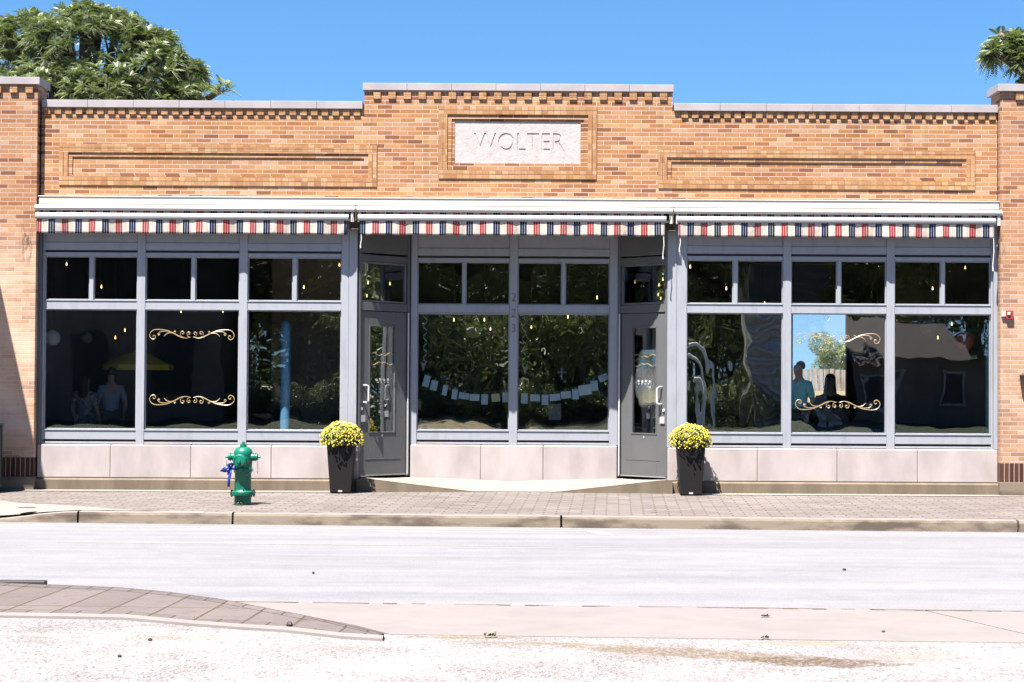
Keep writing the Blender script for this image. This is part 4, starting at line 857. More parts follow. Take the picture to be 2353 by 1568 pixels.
# spray bottle on the sill
p = at(966, 978, .86); bt = thing('spray_can', 'white can with blue top and orange band in the left corner of the middle window', 'can', (p.x, .86, .76))
m = MB(); m.lathe([(.001, 0), (.02, 0), (.021, .10), (.017, .115), (.001, .116)], 16, (p.x, .86, p.z-.04)); m.build('can_body', 'bottle_white', bt, smooth=True)
m = MB(); m.lathe([(.001, .117), (.017, .117), (.016, .14), (.001, .141)], 16, (p.x, .86, p.z-.04)); m.lathe([(.0213, .075), (.0215, .075), (.0215, .095), (.0213, .095)], 16, (p.x, .86, p.z-.04)); m.build('can_cap', 'bottle_blue', bt, smooth=True)
m = MB(); m.lathe([(.0213, .055), (.0216, .055), (.0216, .073), (.0213, .073)], 16, (p.x, .86, p.z-.04)); m.build('label_band', 'label_orange', bt)
m = MB(); m.box(-1.25, 1.28, .74, .98, .70, .765); m.build('window_ledge', 'interior_wall', B)
for a, b in ((-6.0, -2.2), (2.25, 6.15)): m = MB(); m.box(a, b, .10, .3, .175, .74); m.build('window_ledge', 'interior_wall', B)
m = MB(); m.box(-1.25, 1.28, .80, .95, .175, .699); m.build('ledge_wall', 'interior_wall', B)
for u0, lb in ((964, 'left'), (1396, 'right')):
    p = at(u0, 930 if lb == 'left' else 925, .75); m = MB(); m.box(p.x-.022, p.x+.022, .738, .742, p.z-.07, p.z+.07); tag(m.build('window_sticker', 'gold_paint'), 'small yellow sticker at the %s edge of the middle windows' % lb, 'sticker')
p = at(1275, 945, 1.1); m = MB(); m.box(p.x-.085, p.x+.085, 1.1, 1.11, p.z-.12, p.z+.1); tag(m.build('notice_sheet', 'lantern_grey'), 'grey notice sheet low in the right middle window', 'notice')
# ================================================================== LIGHT BULBS, LANTERNS AND FURNITURE INSIDE
bulbs = [(153, 608, 1.6, 'upper left pane of the leftmost window'), (233, 660, 1.9, 'upper right pane of the leftmost window'), (265, 777, 2.6, 'leftmost big pane, the lower of a pair'), (287, 760, 2.8, 'leftmost big pane, the upper of a pair'), (119, 817, 3.2, 'leftmost big pane, below the white lantern'),
  (416, 716, 1.6, 'second window just above the gold flourish, left one'), (512, 716, 1.8, 'second window just above the gold flourish, right one'), (780, 610, 2.4, 'third window at its top right corner'), (698, 661, 2.0, 'third window in its upper right pane, lower'),
  (846, 651, 2.2, 'pane above the left door, left one'), (896, 653, 2.5, 'pane above the left door, right one'), (843, 681, 3.2, 'pane above the left door, lowest one'), (1043, 736, 2.0, 'left middle window near its top'), (1127, 757, 2.6, 'left middle window right side, lower one'), (1113, 736, 2.3, 'left middle window right side, upper one'),
  (1372, 685, 2.4, 'upper pane at the far right of the middle windows'), (1305, 729, 2.2, 'right middle window near its top'), (1221, 753, 2.5, 'right middle window close to the mullion'), (1459, 649, 2.0, 'pane above the right door, left one'), (1523, 643, 2.0, 'pane above the right door, highest at right'), (1514, 656, 2.4, 'pane above the right door, second from top at right'), (1512, 678, 3.0, 'pane above the right door, third from top at right'), (1518, 687, 3.4, 'pane above the right door, lowest'),
  (1586, 614, 1.8, 'upper left pane of the fourth window from the right door'), (1669, 664, 2.1, 'upper pane of the first window right of the right door'), (1757, 698, 2.6, 'first window right of the right door, touching the rail'), (2218, 616, 1.8, 'upper right pane of the rightmost window'), (2143, 664, 2.2, 'upper left pane of the rightmost window'), (2187, 746, 2.6, 'rightmost big pane near the red lantern'), (2155, 777, 2.8, 'rightmost big pane left of the red lantern')]
bulbs[23] = (1586, 614, 1.8, 'top left corner of the window beside the right door')
bm_ = MB(); bm_.lathe([(.001, -.018), (.005, -.016), (.009, -.008), (.0085, .002), (.006, .012), (.005, .03)], 10); cap_ = MB(); cap_.lathe([(.006, .031), (.008, .031), (.008, .06), (.002, .065)], 8)
proto = None
for (u0, v0, Y, lb) in bulbs:
    p = at(u0, v0, Y)
    o = bpy.data.objects.new('pendant_bulb', None); COL.objects.link(o); o.location = p; o.empty_display_size = .05; tag(o, 'small lit bulb in the '+lb, 'light bulb', 'hanging light bulbs inside the shop')
    if proto is None:
        b1 = bm_.build('bulb', 'bulb_glow', None, smooth=True); b2 = cap_.build('socket', 'dark_bronze', None, smooth=True); b1.parent = o; b2.parent = o; proto = (b1, b2)
    else:
        for q in proto: c = q.copy(); COL.objects.link(c); c.parent = o
    m = MB(); m.tube([(0, 0, .064), (0, 0, 3.598-p.z)], .003, 5); m.build('flex', 'dark_bronze', None).parent = o
def lantern(u0, v0, Y, r, mt, lb):
    p = at(u0, v0, Y); o = thing('paper_lantern', lb, 'lantern', tuple(p), 'round paper lanterns inside the shop'); m = MB(); prof = []
    for k in range(25):
        a = -math.pi/2+math.pi*k/24; prof.append((max(.02, r*math.cos(a)*(1+.012*(-1)**k)), r*math.sin(a)))
    m.lathe(prof, 24, tuple(p)); m.build('shade', mt, o, smooth=True); m = MB(); m.tube([(p.x, p.y, p.z+r), (p.x, p.y, 3.598)], .003, 5); m.build('flex', 'dark_bronze', o)
lantern(121, 777, .75, .102, 'paper_lantern', 'white paper lantern in the leftmost window'); lantern(199, 777, 3.0, .085, 'lantern_grey', 'dim grey paper lantern deeper in the leftmost window')
lantern(2218, 785, 1.2, .135, 'lantern_red', 'dull red paper lantern in the rightmost window'); lantern(2135, 753, 2.0, .125, 'lantern_grey', 'large dim grey lantern in the rightmost window'); lantern(2169, 761, 2.6, .095, 'lantern_grey', 'smaller grey lantern between bulb and red lantern at right')
# yellow parasol inside
p = at(318, 806, 2.2); um = thing('yellow_parasol', 'yellow parasol standing inside behind the two leftmost windows', 'parasol', (p.x, 2.2, .172))
m = MB(); n = 8; rr = .50; zt = p.z+.02; zr = zt-.22
vs = [(p.x, 2.2, zt)]+[(p.x+rr*math.cos(2*math.pi*k/n+.39), 2.2+rr*math.sin(2*math.pi*k/n+.39), zr) for k in range(n)]+[(p.x+rr*math.cos(2*math.pi*k/n+.39), 2.2+rr*math.sin(2*math.pi*k/n+.39), zr-.07) for k in range(n)]
m.add(vs, [(0, 1+k, 1+(k+1) % n) for k in range(n)]+[(1+k, 9+k, 9+(k+1) % n, 1+(k+1) % n) for k in range(n)]); m.build('canopy', 'canopy_yellow', um)
m = MB(); m.tube([(p.x, 2.2, .173), (p.x, 2.2, zt-.01)], .018, 10); m.lathe([(.02, .0), (.2, .0), (.18, .05), (.03, .06)], 16, (p.x, 2.2, .173)); m.build('pole', 'dark_bronze', um)
# blue column
p = at(656, 860, .55); cl = MB(); cl.lathe([(.065, .173), (.065, 2.10), (.055, 2.16), (.03, 2.19), (.003, 2.20)], 18, (p.x, .55, 0)); tag(cl.build('blue_column', 'column_blue', smooth=True), 'pale blue round-topped column standing inside the third window', 'column')
# table, chair, cup behind the second right window
tx = at(1950, 980, 1.6); tb = thing('blue_table', 'blue topped table inside, low in the right window with flourishes', 'table', (tx.x, 1.9, .172))
m = MB(); m.box(tx.x-.5, tx.x+.52, 1.5, 2.2, .755, .785); m.build('table_top', 'table_blue', tb, bevel=.005)
for a in (-.45, .45):
    for b in (1.56, 2.14): m = MB(); m.tube([(tx.x+a, b, .173), (tx.x+a, b, .754)], .02, 8); m.build('leg', 'chair_dark', tb)
p = at(1913, 967, 1.7); cp = MB(); cp.lathe([(.001, 0), (.026, 0), (.034, .10), (.031, .10), (.024, .006)], 16, (p.x, 1.7, .786)); tag(cp.build('paper_cup', 'bottle_blue', smooth=True), 'blue paper cup on the table in front of the dark-haired woman', 'cup')
def chair(x, y, rot, lb, zs=.45):
    o = thing('dining_chair', lb, 'chair', (x, y, .172), 'dark chairs inside the shop'); T = Matrix.Translation((x, y, .172)) @ Matrix.Rotation(rot, 4, 'Z')
    m = MB(); m.box(-.2, .2, -.2, .2, zs-.035, zs, T=T); m.build('seat', 'chair_dark', o, bevel=.01)
    pts = [(-.2, -.19), (-.2, .10), (-.15, .22), (-.06, .29), (.06, .29), (.15, .22), (.2, .10), (.2, -.19)]
    m = MB(); m.prism([(a, b+zs+.22) for a, b in pts], -.2, -.175, 'y', T=T); m.build('backrest', 'chair_dark', o, bevel=.004)
    for a in (-.17, .17):
        for b in (-.17, .17): m = MB(); m.tube([T @ Vector((a, b, .001)), T @ Vector((a*.95, b*.95, zs-.034))], .014, 8); m.build('leg', 'chair_dark', o)
    return o
# people: one skinned body each, clothes and hair as children
def person(loc, rot, pose, label, shirt, legs, hair, long_hair=False, scale=1., dress=False):
    o = bpy.data.objects.new('person', None); COL.objects.link(o); o.location = loc; o.rotation_euler = (0, 0, rot); o.scale = (scale,)*3; o.empty_display_size = .1; tag(o, label, 'person')
    if pose == 'stand':
        hipz = .93; J = dict(pel=(0, 0, .95), wst=(0, 0, 1.08), ch=(0, -.01, 1.27), up=(0, -.01, 1.40), nk=(0, 0, 1.50))
        kn = (.10, .03, .50); an = (.10, -.01, .09); toe = (.12, .15, .03); el = (.25, -.02, 1.13); wr = (.24, .10, .92)
    else:
        s = pose; hipz = s; J = dict(pel=(0, 0, s+.07), wst=(0, 0, s+.19), ch=(0, .01, s+.38), up=(0, .02, s+.50), nk=(0, .04, s+.60))
        kn = (.12, .44, s+.04); an = (.12, .40, max(.09, s-.36)); toe = (.13, .56, max(.03, s-.42)); el = (.24, .10, s+.27); wr = (.14, .32, s+.30)
    V = []; E_ = []; Rr = []
    def a(p, r, par=None):
        V.append(Vector(p)); Rr.append(r if isinstance(r, tuple) else (r, r))
        if par is not None: E_.append((par, len(V)-1))
        return len(V)-1
    nk = Vector(J['nk'])
    ip = a(J['pel'], (.15, .11)); iw = a(J['wst'], (.125, .095), ip); ic = a(J['ch'], (.15, .105), iw); iu = a(J['up'], (.13, .085), ic); ik = a(J['nk'], (.055, .055), iu)
    ih0 = a(nk+Vector((0, .015, .08)), (.062, .075), ik); ih1 = a(nk+Vector((0, .02, .15)), (.076, .095), ih0); ih2 = a(nk+Vector((0, .01, .215)), (.068, .082), ih1); a(nk+Vector((0, .115, .125)), .014, ih1)
    arms = []; legs_ = []
    for s_ in (-1, 1):
        sh = a((s_*.17, J['up'][1], J['up'][2]+.0), .055, iu); e = a((s_*el[0], el[1], el[2]), .041, sh); w_ = a((s_*wr[0], wr[1], wr[2]), .027, e)
        d = (Vector((s_*wr[0], wr[1], wr[2]))-Vector((s_*el[0], el[1], el[2]))).normalized(); W0 = Vector((s_*wr[0], wr[1], wr[2])); side_ = Vector((-s_, 0, 0)); dn = d.cross(side_).normalized()
        pm = a(W0+d*.07, (.036, .02), w_)
        for fi, (o_, ln) in enumerate(((-.027, .060), (-.009, .075), (.009, .070), (.027, .052))):
            b0 = a(W0+d*.095+side_*o_, .009, pm); b1 = a(W0+d*(.095+ln*.55)+side_*o_+Vector((0, 0, -.006)), .008, b0); a(W0+d*(.095+ln*.9)+side_*o_+Vector((0, 0, -.02)), .007, b1)
        t0 = a(W0+d*.045+side_*.038, .010, pm); a(W0+d*.075+side_*.055, .008, t0)
        hp = a((s_*.09, 0, hipz), .085, ip); k_ = a((s_*kn[0], kn[1], kn[2]), .058, hp); an_ = a((s_*an[0], an[1], an[2]), .038, k_); a((s_*toe[0], toe[1], toe[2]), .032, an_)
        arms.append((sh, e, w_)); legs_.append((hp, k_, an_))
    def skin_obj(name, V, E_, Rr, mt, root=0, sub_=1):
        me = bpy.data.meshes.new(name); me.from_pydata([tuple(v) for v in V], E_, []); me.materials.append(M[mt]); ob = bpy.data.objects.new(name, me); COL.objects.link(ob)
        sk = ob.modifiers.new('skin', 'SKIN'); sk.use_smooth_shade = True
        for i, sv in enumerate(me.skin_vertices[0].data): sv.radius = Rr[i]; sv.use_root = (i == root)
        if sub_: sb = ob.modifiers.new('sub', 'SUBSURF'); sb.levels = sub_; sb.render_levels = sub_
        bpy.context.view_layer.update()
        me2 = bpy.data.meshes.new_from_object(ob.evaluated_get(bpy.context.evaluated_depsgraph_get())); bpy.data.objects.remove(ob)
        me2.polygons.foreach_set('use_smooth', [True]*len(me2.polygons)); ob = bpy.data.objects.new(name, me2); COL.objects.link(ob); ob.parent = o; return ob
    skin_obj('body', V, E_, Rr, 'skin')
    def grow(r, k): return (r[0]+k, r[1]+k)
    # shirt
    idx = [ip, iw, ic, iu]; v2 = [V[i] for i in idx]; r2_ = [grow(Rr[i], .014) for i in idx]; e2 = [(0, 1), (1, 2), (2, 3)]
    for sh, e, w_ in arms:
        n = len(v2); v2 += [V[sh], V[sh].lerp(V[e], .85)]; r2_ += [grow(Rr[sh], .014), grow(Rr[e], .018)]; e2 += [(3, n), (n, n+1)]
    n = len(v2); v2.append(V[iu].lerp(V[ik], .6)); r2_.append((.075, .07)); e2.append((3, n))
    skin_obj('shirt', v2, e2, r2_, shirt)
    v2 = [V[ip]-Vector((0, 0, .02))]; r2_ = [grow(Rr[ip], .006)]; e2 = []
    for hp, k_, an_ in legs_:
        n = len(v2); v2 += [V[hp], V[k_], V[an_]]; r2_ += [grow(Rr[hp], .012), grow(Rr[k_], .014), grow(Rr[an_], .018)]; e2 += [(0, n), (n, n+1), (n+1, n+2)]
    skin_obj('trousers', v2, e2, r2_, legs)
    h = nk+Vector((0, 0, .15)); v2 = [h+Vector((0, .0, .095)), h+Vector((0, -.045, .04)), h+Vector((0, -.07, -.03))]; r2_ = [(.072, .078), (.088, .07), (.085, .05)]; e2 = [(0, 1), (1, 2)]
    if long_hair: v2 += [h+Vector((0, -.085, -.13)), h+Vector((0, -.085, -.25)), h+Vector((0, -.08, -.34))]; r2_ += [(.10, .05), (.115, .045), (.10, .035)]; e2 += [(2, 3), (3, 4), (4, 5)]
    skin_obj('hair', v2, e2, r2_, hair, sub_=1)
    return o
p = at(1912, 930, 2.6); person((p.x, 2.75, .172), math.pi*.98, .58-.05, 'dark-haired woman seated inside, silhouetted against the bright back window', 'shirt_black', 'cloth_dark', 'hair_dark', True)
chair(p.x, 2.78, math.pi, 'dark round-backed chair under the silhouetted woman', .50); 
# near chair back in front of the table
chair(at(1910, 985, 1.15).x, 1.15, 0, 'dark chair on the window side of the blue table', .45)
p = at(1836, 900, 1.3); person((p.x, 1.3, .172), math.pi*.75, 'stand', 'person in a turquoise shirt standing inside near the right mullion', 'shirt_turquoise', 'cloth_dark', 'hair_dark', False, .88)
p = at(255, 930, 1.5); person((p.x, 1.5, .172), .4, 'stand', 'person in a slate blue top standing inside the leftmost window', 'shirt_slate', 'cloth_dark', 'hair_dark', False, .80)
p = at(196, 930, 1.2); person((p.x, 1.2, .172), -.3, 'stand', 'person in a speckled dress inside the leftmost window', 'dress_dots', 'dress_dots', 'hair_dark', True, .74)
p = at(648, 930, 1.5); person((p.x, 1.5, .172), 1.2, .50, 'person in dark clothes seated inside behind the blue column', 'shirt_black', 'cloth_dark', 'hair_dark', False, .95); chair(p.x, 1.52, 1.2, 'dark chair behind the blue column', .40)
# turquoise strip at the right end of the last window
p = at(2268, 900, .3); m = MB(); m.box(p.x-.018, p.x+.012, .28, .31, .76, 2.0); tag(m.build('door_edge_panel', 'shirt_turquoise'), 'thin turquoise upright panel at the right end of the last window', 'panel')
# ================================================================== BACK YARD seen through the shop
mb = MB(); mb.add([(-14, 10.2, .55), (14, 10.2, .55), (14, 23, 1.33), (-14, 23, 1.33), (-60, 60, 1.33), (60, 60, 1.33)], [(0, 1, 2, 3), (3, 2, 5, 4)]); struct(mb.build('back_yard', 'yard_dirt'))
fc = thing('board_fence', 'weathered white board fence seen through the back window', 'fence', (3, 22, 1.3)); m = MB()
for k in range(160): x = -8+k*.14; m.box(x, x+.115, 22, 22.03, 1.25, 1.80+random.uniform(-.03, .03))
m.build('boards', 'fence_white', fc); m = MB(); m.box(-8, 14.4, 22.032, 22.08, 1.45, 1.53); m.build('rail', 'fence_white', fc)
# ================================================================== TREES
def pinnate(lobes, nros, seed, frond=.38, zmin=-99, leaf=.105):
    r = np.random.default_rng(seed); V = []; F = []; vols = np.array([l[3]**1.5 for l in lobes]); pr = vols/vols.sum(); off = 0; tips = []
    for k in range(nros):
        l = lobes[r.choice(len(lobes), p=pr)]; d = r.normal(size=3); d /= np.linalg.norm(d)
        rad = l[3]*(1.06-abs(r.normal(0, .24)))
        c = np.array(l[:3]); p = c+d*np.array([1, 1, .9])*rad
        if p[2] < zmin: continue
        if math.sin(p[0]*2.3+seed)+math.sin(p[1]*1.9)+math.sin(p[2]*2.9+p[0]*1.3)+r.normal()*.3 > 1.25: continue
        if r.random() < .07: p = c+(p-c)*1.13
        if any(np.linalg.norm((p-np.array(q[:3])))*1. < q[3]*.55 for q in lobes): continue
        tips.append(p); main = d*.8+np.array([0, 0, .55])+r.normal(size=3)*.15; main /= np.linalg.norm(main)
        a = np.cross(main, [0.1, .2, 1]); a /= np.linalg.norm(a); b = np.cross(main, a); nf = r.integers(7, 12)
        for f in range(nf):
            th = f*2.4+r.uniform(0, .5); tilt = r.uniform(.55, 1.25)
            dr = main*math.cos(tilt)+(a*math.cos(th)+b*math.sin(th))*math.sin(tilt); L_ = frond*r.uniform(.6, 1.15)
            sd = np.cross(dr, [0, 0, 1]); sd /= (np.linalg.norm(sd)+1e-6); npair = 9
            t = (np.arange(npair)+1.5)/(npair+1.2); ps = p+np.outer(t*L_, dr)+np.outer(-(t**2)*L_*.42, [0, 0, 1])
            w_ = leaf*np.sin(np.pi*np.clip(t*.85+.15, 0, 1))**.5*r.uniform(.85, 1.1)
            for s_ in (-1, 1):
                o = dr*.35+sd*s_*.85+np.array([0, 0, -.55])+r.normal(size=3)*.22; o /= np.linalg.norm(o)
                wd = dr*.9+np.array([0, 0, .25*s_*0])+r.normal(size=3)*.1; wd /= np.linalg.norm(wd)
                for q, ww in zip(ps, w_):
                    V += [q, q+o*ww*.45+wd*ww*.17, q+o*ww, q+o*ww*.45-wd*ww*.17]; F.append((off, off+1, off+2, off+3)); off += 4
    return np.array(V), F, tips
def mesh_np(name, V, F, mt, parent, fine=True):
    me = bpy.data.meshes.new(name); me.from_pydata([tuple(v) for v in V], [], F); me.materials.append(M[mt]); o = bpy.data.objects.new(name, me); COL.objects.link(o); o.parent = parent
    if parent is not None and parent.name in ROOTM: o.matrix_parent_inverse = ROOTM[parent.name].inverted()
    return o
def limbs(basep, top_r, lobes, tips, seed):
    r = random.Random(seed); m = MB(); bp = Vector(basep); cz_ = sum(l[2] for l in lobes)/len(lobes)
    fork = Vector((bp.x+.1, bp.y, max(bp.z+1.5, min(l[2]-l[3] for l in lobes)+.4)))
    m.tube([bp, bp.lerp(fork, .5)+Vector((.06, .03, 0)), fork], [top_r*1.3, top_r, top_r*.85], 12)
    for l in lobes:
        c = Vector(l[:3]); mid = fork.lerp(c, .5)+Vector((0, 0, -.15*(c-fork).length*.3)); m.tube([fork-Vector((0, 0, .2)), mid, c, c+Vector((0, 0, l[3]*.3))], [top_r*.6, top_r*.4, top_r*.25, .02], 8)
        near = [Vector(t) for t in tips if (Vector(t)-c).length < l[3]*1.05]; r.shuffle(near)
        for t in near[:16]: s0 = c.lerp(mid, r.random()*.5); m.tube([s0, s0.lerp(t, .55)+Vector((0, 0, .08)), t], [.045, .028, .010], 5)
    return m
def lobe(u, v, rpx, Y): p = at(u-(3 if u < 1200 else 0), v+(5 if u < 1200 else 0), Y); return (p.x, Y, p.z, rpx*(Y+24)/4296)
YT = 20
lob = [lobe(60, 150, 105, YT+.5), lobe(170, 120, 105, YT), lobe(215, 70, 62, YT-.3), lobe(290, 115, 85, YT+.4), lobe(350, 165, 80, YT-.2), lobe(110, 75, 45, YT-.4), lobe(30, 75, 42, YT), lobe(440, 205, 52, YT), lobe(250, 230, 110, YT-.4), lobe(130, 240, 110, YT-.6), lobe(390, 240, 70, YT-.3), lobe(490, 248, 34, YT), lobe(-60, 130, 100, YT+.3), lobe(-20, 260, 120, YT), lobe(330, 310, 100, YT+.2)]
lob += [lobe(u, v, r_, YT+d_) for u, v, r_, d_ in ((195, 22, 24, -.3), (235, 35, 26, 0), (150, 42, 24, .2), (278, 40, 22, 0), (68, 40, 26, 0), (12, 45, 24, .1), (315, 75, 24, -.2), (352, 90, 24, 0), (378, 92, 22, 0), (392, 125, 24, -.2), (345, 75, 18, .2), (420, 150, 20, 0), (445, 160, 24, -.2), (480, 188, 22, 0), (508, 205, 22, -.2), (540, 232, 20, 0), (465, 215, 26, -.3))]
tr = thing('leafy_tree', 'large leafy green tree rising behind the left parapet', 'tree', (-10.3, YT, 1.3))
V, F, tips = pinnate(lob, 2700, 11, frond=.35, leaf=.078); print('tree quads', len(F)); mesh_np('crown', V, F, 'leaf', tr)
limbs((-10.3, YT, 1.3), .28, lob, tips, 3).build('trunk', 'bark', tr, smooth=True)
YR = 14
lob = [lobe(2300, 80, 15, YR), lobe(2285, 118, 16, YR), lobe(2330, 100, 24, YR+.2), lobe(2345, 135, 20, YR), lobe(2375, 105, 26, YR+.3), lobe(2490, 130, 95, YR), lobe(2372, 190, 14, YR+.2), lobe(2540, 210, 120, YR+.4), lobe(2490, 290, 75, YR), lobe(2420, 120, 30, YR)]
tr2 = thing('leafy_tree', 'branch tips of a tree reaching in at the upper right edge', 'tree', (lob[7][0], YR, 1.0))
V, F, tips = pinnate(lob, 900, 5, frond=.36, leaf=.11); mesh_np('crown', V, F, 'leaf', tr2)
limbs((lob[7][0], YR, .6), .2, lob, tips, 4).build('trunk', 'bark', tr2, smooth=True)
# simple-leaved trees: beyond the yard, and the park across the street that the windows mirror
def clump_mesh(name, R_, H_, n, seed, s0=.16):
    r = np.random.default_rng(seed); cs = r.normal(size=(14, 3))*np.array([R_*.42, R_*.42, H_*.24]); V = []; F = []; k = 0
    for i in range(n):
        c = cs[r.integers(14)]; d = r.normal(size=3); d /= np.linalg.norm(d); p = c+d*R_*.36*(1-abs(r.normal(0, .2))); a = r.normal(size=3); a /= np.linalg.norm(a); b = np.cross(a, r.normal(size=3)); b /= np.linalg.norm(b); s = s0*r.uniform(.6, 1.3)
        V += [p-a*s, p+b*s*.5, p+a*s, p-b*s*.5]; F.append((k, k+1, k+2, k+3)); k += 4
    me = bpy.data.meshes.new(name); me.from_pydata([tuple(v) for v in V], [], F); me.materials.append(M['leaf_dark']); return me
cm1 = clump_mesh('crown', 3.6, 5.2, 26000, 21, .08); tk = MB(); tk.tube([(0, 0, -3.4), (.1, 0, -1.5), (0, .1, 1.2)], [.28, .2, .08], 10); 
for a in range(6): tk.tube([(0, 0, -1.4), (1.1*math.cos(a), 1.1*math.sin(a), .3), (2*math.cos(a), 2*math.sin(a), 1.4)], [.12, .07, .02], 6)
tkm = tk.build('trunk', 'bark', None, smooth=True); tkme = tkm.data; bpy.data.objects.remove(tkm)
def park_tree(x, y, z, s, rot, lb, grp):
    o = bpy.data.objects.new('round_tree', None); COL.objects.link(o); o.location = (x, y, z); o.rotation_euler = (0, 0, rot); o.scale = (s, s, s); tag(o, lb, 'tree', grp)
    for nm_, me in (('crown', cm1), ('trunk', tkme)): c = bpy.data.objects.new(nm_, me); COL.objects.link(c); c.parent = o; c.location = (0, 0, 3.4)
for i, (x, y, s) in enumerate(((3.0, 30, .30), (6.3, 34, .36), (9.5, 29, .28))): park_tree(x, y, 1.2, s, i*1.3, ('round tree beyond the board fence, %s seen through the back window' % ('leftmost', 'middle', 'rightmost')[i]), 'trees beyond the board fence')
GP = 'park trees mirrored in the shop windows'
STREET = 'street trees far along the street, mirrored in the doors'
for i, (x, y) in enumerate(((24, -4.5), (31, -6), (38, -2), (27, -13), (-24, -4.5), (-31, -6), (-38, -2), (-27, -13), (36, -12), (-36, -12))): park_tree(x, y, -.2, 1.3+.1*(i % 3), i*.8, 'street tree %s along the street to the %s, outside the frame' % (('nearest', 'second', 'third', 'off the kerb', 'nearest', 'second', 'third', 'off the kerb', 'farthest', 'farthest')[i], 'right' if x > 0 else 'left'), STREET)
for i, (x, y, s, z) in enumerate(((-6.5, -44, 1.25, .3), (-3.2, -40, 1.05, .2), (.5, -46, 1.35, .4), (3.8, -41, 1.15, .3), (6.2, -50, 1.4, .4), (-1, -56, 1.5, .6), (-18, -60, 1.8, .4), (-10, -62, 1.8, .5), (3, -66, 2., .6), (12, -66, 2., .5), (22, -64, 1.9, .5), (13, -52, 1.5, .4), (-26, -56, 1.7, .4), (-8.4, -47, 1.5, .3), (7.6, -46, 1.45, .3), (-3.5, -50, 1.6, .4))):
    park_tree(x, y, z-.2, s, i*.9, 'dark round park tree across the street, number %s from the left in the mirrored row' % ('one', 'two', 'three', 'four', 'five', 'six', 'seven', 'eight', 'nine', 'ten', 'eleven', 'twelve', 'thirteen', 'fourteen', 'fifteen', 'sixteen')[i], GP)
r3 = random.Random(4)
for i in range(9):
    x = -9+i*2.2+r3.uniform(-.4, .4); o = bpy.data.objects.new('round_bush', None); COL.objects.link(o); o.location = (x, (-39 if i < 9 else -35.5)+r3.uniform(-1, 1)*.8, .6 if i < 9 else .35); o.scale = (.42, .42, .36); tag(o, 'low dark bush in the hedge across the street, mirrored in the glass', 'bush', 'bushes across the street')
    c = bpy.data.objects.new('foliage', cm1); COL.objects.link(c); c.parent = o
mb = MB(); mb.add([(-60, -30, -.17), (60, -30, -.17), (60, -90, 2.0), (-60, -90, 2.0)], [(3, 2, 1, 0)]); g_ = mb.build('lawn', 'grass'); g_['kind'] = 'structure'
mb = MB(); mb.add([(-4, -31, -.125), (1, -31, -.125), (-.5, -44, .36), (-2.4, -44, .36)], [(3, 2, 1, 0)]); struct(mb.build('park_path', 'yard_dirt'))
# buildings across the street, mirrored at the left and right
hs_ = thing('brown_building', 'plain brown building across the street, mirrored in the left windows', 'building', (-13.5, -40, 0)); m = MB(); m.box(-24, -9.7, -46, -38, -.1, 7); m.build('wall', 'brown_wall', hs_)
for x in (-21, -17.5, -14, -11.2): m = MB(); m.box(x-.6, x+.6, -37.99, -37.93, 1, 3); m.build('window', 'recess_dark', hs_)
m = MB(); m.box(-24.2, -9.5, -46.2, -37.8, 7, 7.2); m.build('roof', 'roof_brown', hs_)
sd_ = thing('clapboard_tower', 'tall narrow clapboard building across the street, mirrored in the right windows', 'building', (9.2, -40, 0)); m = MB()
for k in range(26): m.prism([(-38.0, .28*k), (-37.80, .28*k+.10), (-37.80, .28*k+.14), (-38.0, .28*k+.275)], 7.9, 10.4, 'x')
m.box(7.92, 10.38, -42, -38.01, -.1, 7.2); m.build('wall', 'siding_grey', sd_); m = MB(); m.box(7.7, 10.6, -42.2, -37.8, 7.21, 7.35); m.build('roof', 'roof_brown', sd_)
hh_ = thing('low_house', 'low house with a broad brown roof across the street, mirrored in the right windows', 'house', (15, -41, 0)); m = MB(); m.box(11.5, 20, -46, -39, -.1, 2.35); m.build('wall', 'brown_wall', hh_)
m = MB(); m.prism([(-38.5, 2.3), (-46.5, 2.3), (-42.5, 3.7)], 10.6, 15.6, 'x'); m.box(15.61, 20.4, -46.5, -38.6, 2.3, 2.42); m.build('roof', 'roof_brown', hh_)
for x in (12.6, 14.9, 17.8): m = MB(); m.box(x-.55, x+.55, -38.99, -38.92, .7, 1.9); f_ = m.build('window', 'white_trim', hh_); m = MB(); m.box(x-.45, x+.45, -38.915, -38.905, .8, 1.8); sub(m, 'pane', 'recess_dark', f_)
# bent white hoops, added unseen for the mirrored arcs in the first right window
ho = thing('added_hoops', 'made-up white pipe hoops across the street, added for the arcs mirrored beside the right door', 'hoops', (6.5, -36, 0))
for k, (r_, x0) in enumerate(((2.0, 5.6), (1.35, 5.5), (.8, 5.7))):
    m = MB(); m.tube([(x0+r_*(math.sin(t*math.pi/2/10)**.8)*.55, -36-k*.2, .2+(r_+.6)*math.cos(t*math.pi/2/10)**.7 if t < 10 else .0) for t in range(11)], .10, 8); m.build('hoop', 'hoop_white', ho, smooth=True)
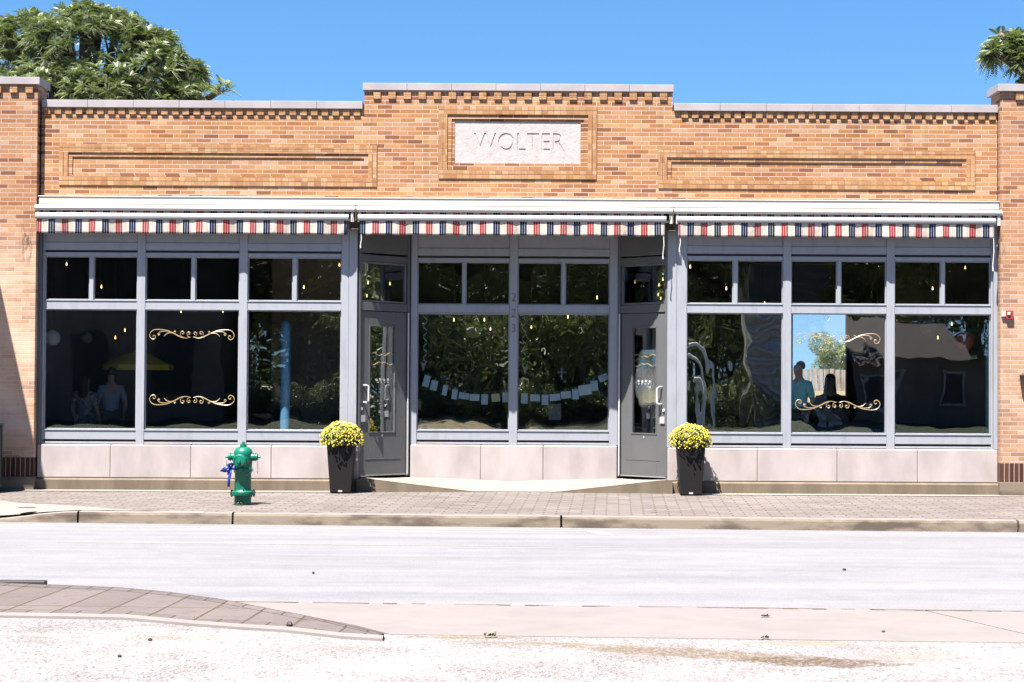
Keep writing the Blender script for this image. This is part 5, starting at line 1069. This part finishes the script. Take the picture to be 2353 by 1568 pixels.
# ================================================================== SMALL THINGS
def tuft(x, y, z, s, lb, n=26):
    m = MB(); r = random.Random(int(x*1000+y*77))
    for k in range(n):
        a = r.uniform(0, 6.28); t = r.uniform(.3, 1.2); L_ = s*.62*r.uniform(.5, 1.1); p0 = Vector((x+r.uniform(-s, s)*.7, y+r.uniform(-s, s)*.3, z)); d = Vector((math.cos(a)*math.sin(t), math.sin(a)*math.sin(t), math.cos(t))); sd = Vector((-math.sin(a), math.cos(a), 0))*s*.16
        m.add([p0-sd*.5, p0+sd*.5, p0+d*L_*.6+sd, p0+d*L_, p0+d*L_*.6-sd], [(0, 1, 2, 3, 4)])
    tag(m.build('weed', 'weed_green'), lb, 'weed', 'small weeds in the joints')
tuft(hx-.03, hy-.16, -.03, .05, 'yellowish weed at the foot of the hydrant', 40)
def gq(u, v, z): d = at(u, v, 0)-Vector((0, -24, 1.37)); t = (z-1.37)/d.z; return Vector((0, -24, 1.37))+d*t
for u0, v0, s, lb in ((1126, 1461, .05, 'weed on the gutter edge below the middle windows'), (1760, 1417, .035, 'weed at the upper end of the slanting gutter joint'), (1758, 1466, .03, 'weed at the lower edge of the gutter, right'), (457, 1425, .04, 'weed on the lower edge of the paved island'), (690, 1447, .035, 'weed near the tip of the paved island'), (60, 1197, .03, 'weed in the gutter at the far left')): p = gq(u0, v0, -.17); tuft(p.x, p.y, -.17, s, lb)
p = gq(665, 1441, -.16); m = MB(); m.lathe([(.005, -.02), (.018, -.015), (.022, .003), (.012, .018), (.003, .02)], 7, (p.x, p.y, -.145)); tag(m.build('pebble', 'dark_bronze'), 'dark pebble at the edge of the paved island', 'stone')
p = gq(1136, 1207, -.17); m = MB(); r = random.Random(2)
for k in range(5): m.lathe([(.004, -.01), (.03, -.008), (.035, .006), (.02, .022), (.004, .025)], 6, (p.x-.06+k*.03, p.y+r.uniform(-.02, .02), -.165), T=Matrix.Rotation(r.uniform(-.6, .6), 4, 'X'))
tag(m.build('crumpled_paper', 'litter'), 'crumpled white scrap lying in the gutter against the kerb', 'litter')
for u0, v0, z0 in ((2448/1.632, 1915/1.632, -.03),): p = gq(u0, v0, z0); m = MB(); m.add([(p.x-.05, p.y, -.025), (p.x, p.y-.02, -.018), (p.x+.06, p.y, -.02), (p.x, p.y+.03, -.022)], [(0, 1, 2, 3)]); tag(m.build('fallen_leaf', 'canopy_yellow'), 'yellow fallen leaf on the sidewalk right of centre', 'leaf')
p = gq(62, 1172, -.06); m = MB(); m.lathe([(.002, 0), (.10, 0), (.10, .004), (.002, .005)], 20, (p.x, p.y, -.035)); tag(m.build('valve_cover', 'old_wood'), 'small rusty round cover in the driveway flare at the left', 'cover')
for k, (u0, v0, sc_) in enumerate(((345, 1472, 1.), (1940, 1310, 1.2), (2030, 1454, .9), (275, 1510, .9), (720, 1318, .8))):
    p = gq(u0, v0, -.18); m = MB(); m.lathe([(.002, -.008), (.012*sc_, -.006), (.014*sc_, .003), (.006, .010), (.001, .011)], 6, (p.x, p.y, -.176)); tag(m.build('pebble', 'soil'), 'small dark pebble lying on the ground, %s' % ('left foreground of the lot', 'right half of the road', 'right foreground of the lot', 'bottom left corner of the lot', 'road left of centre')[k], 'stone')
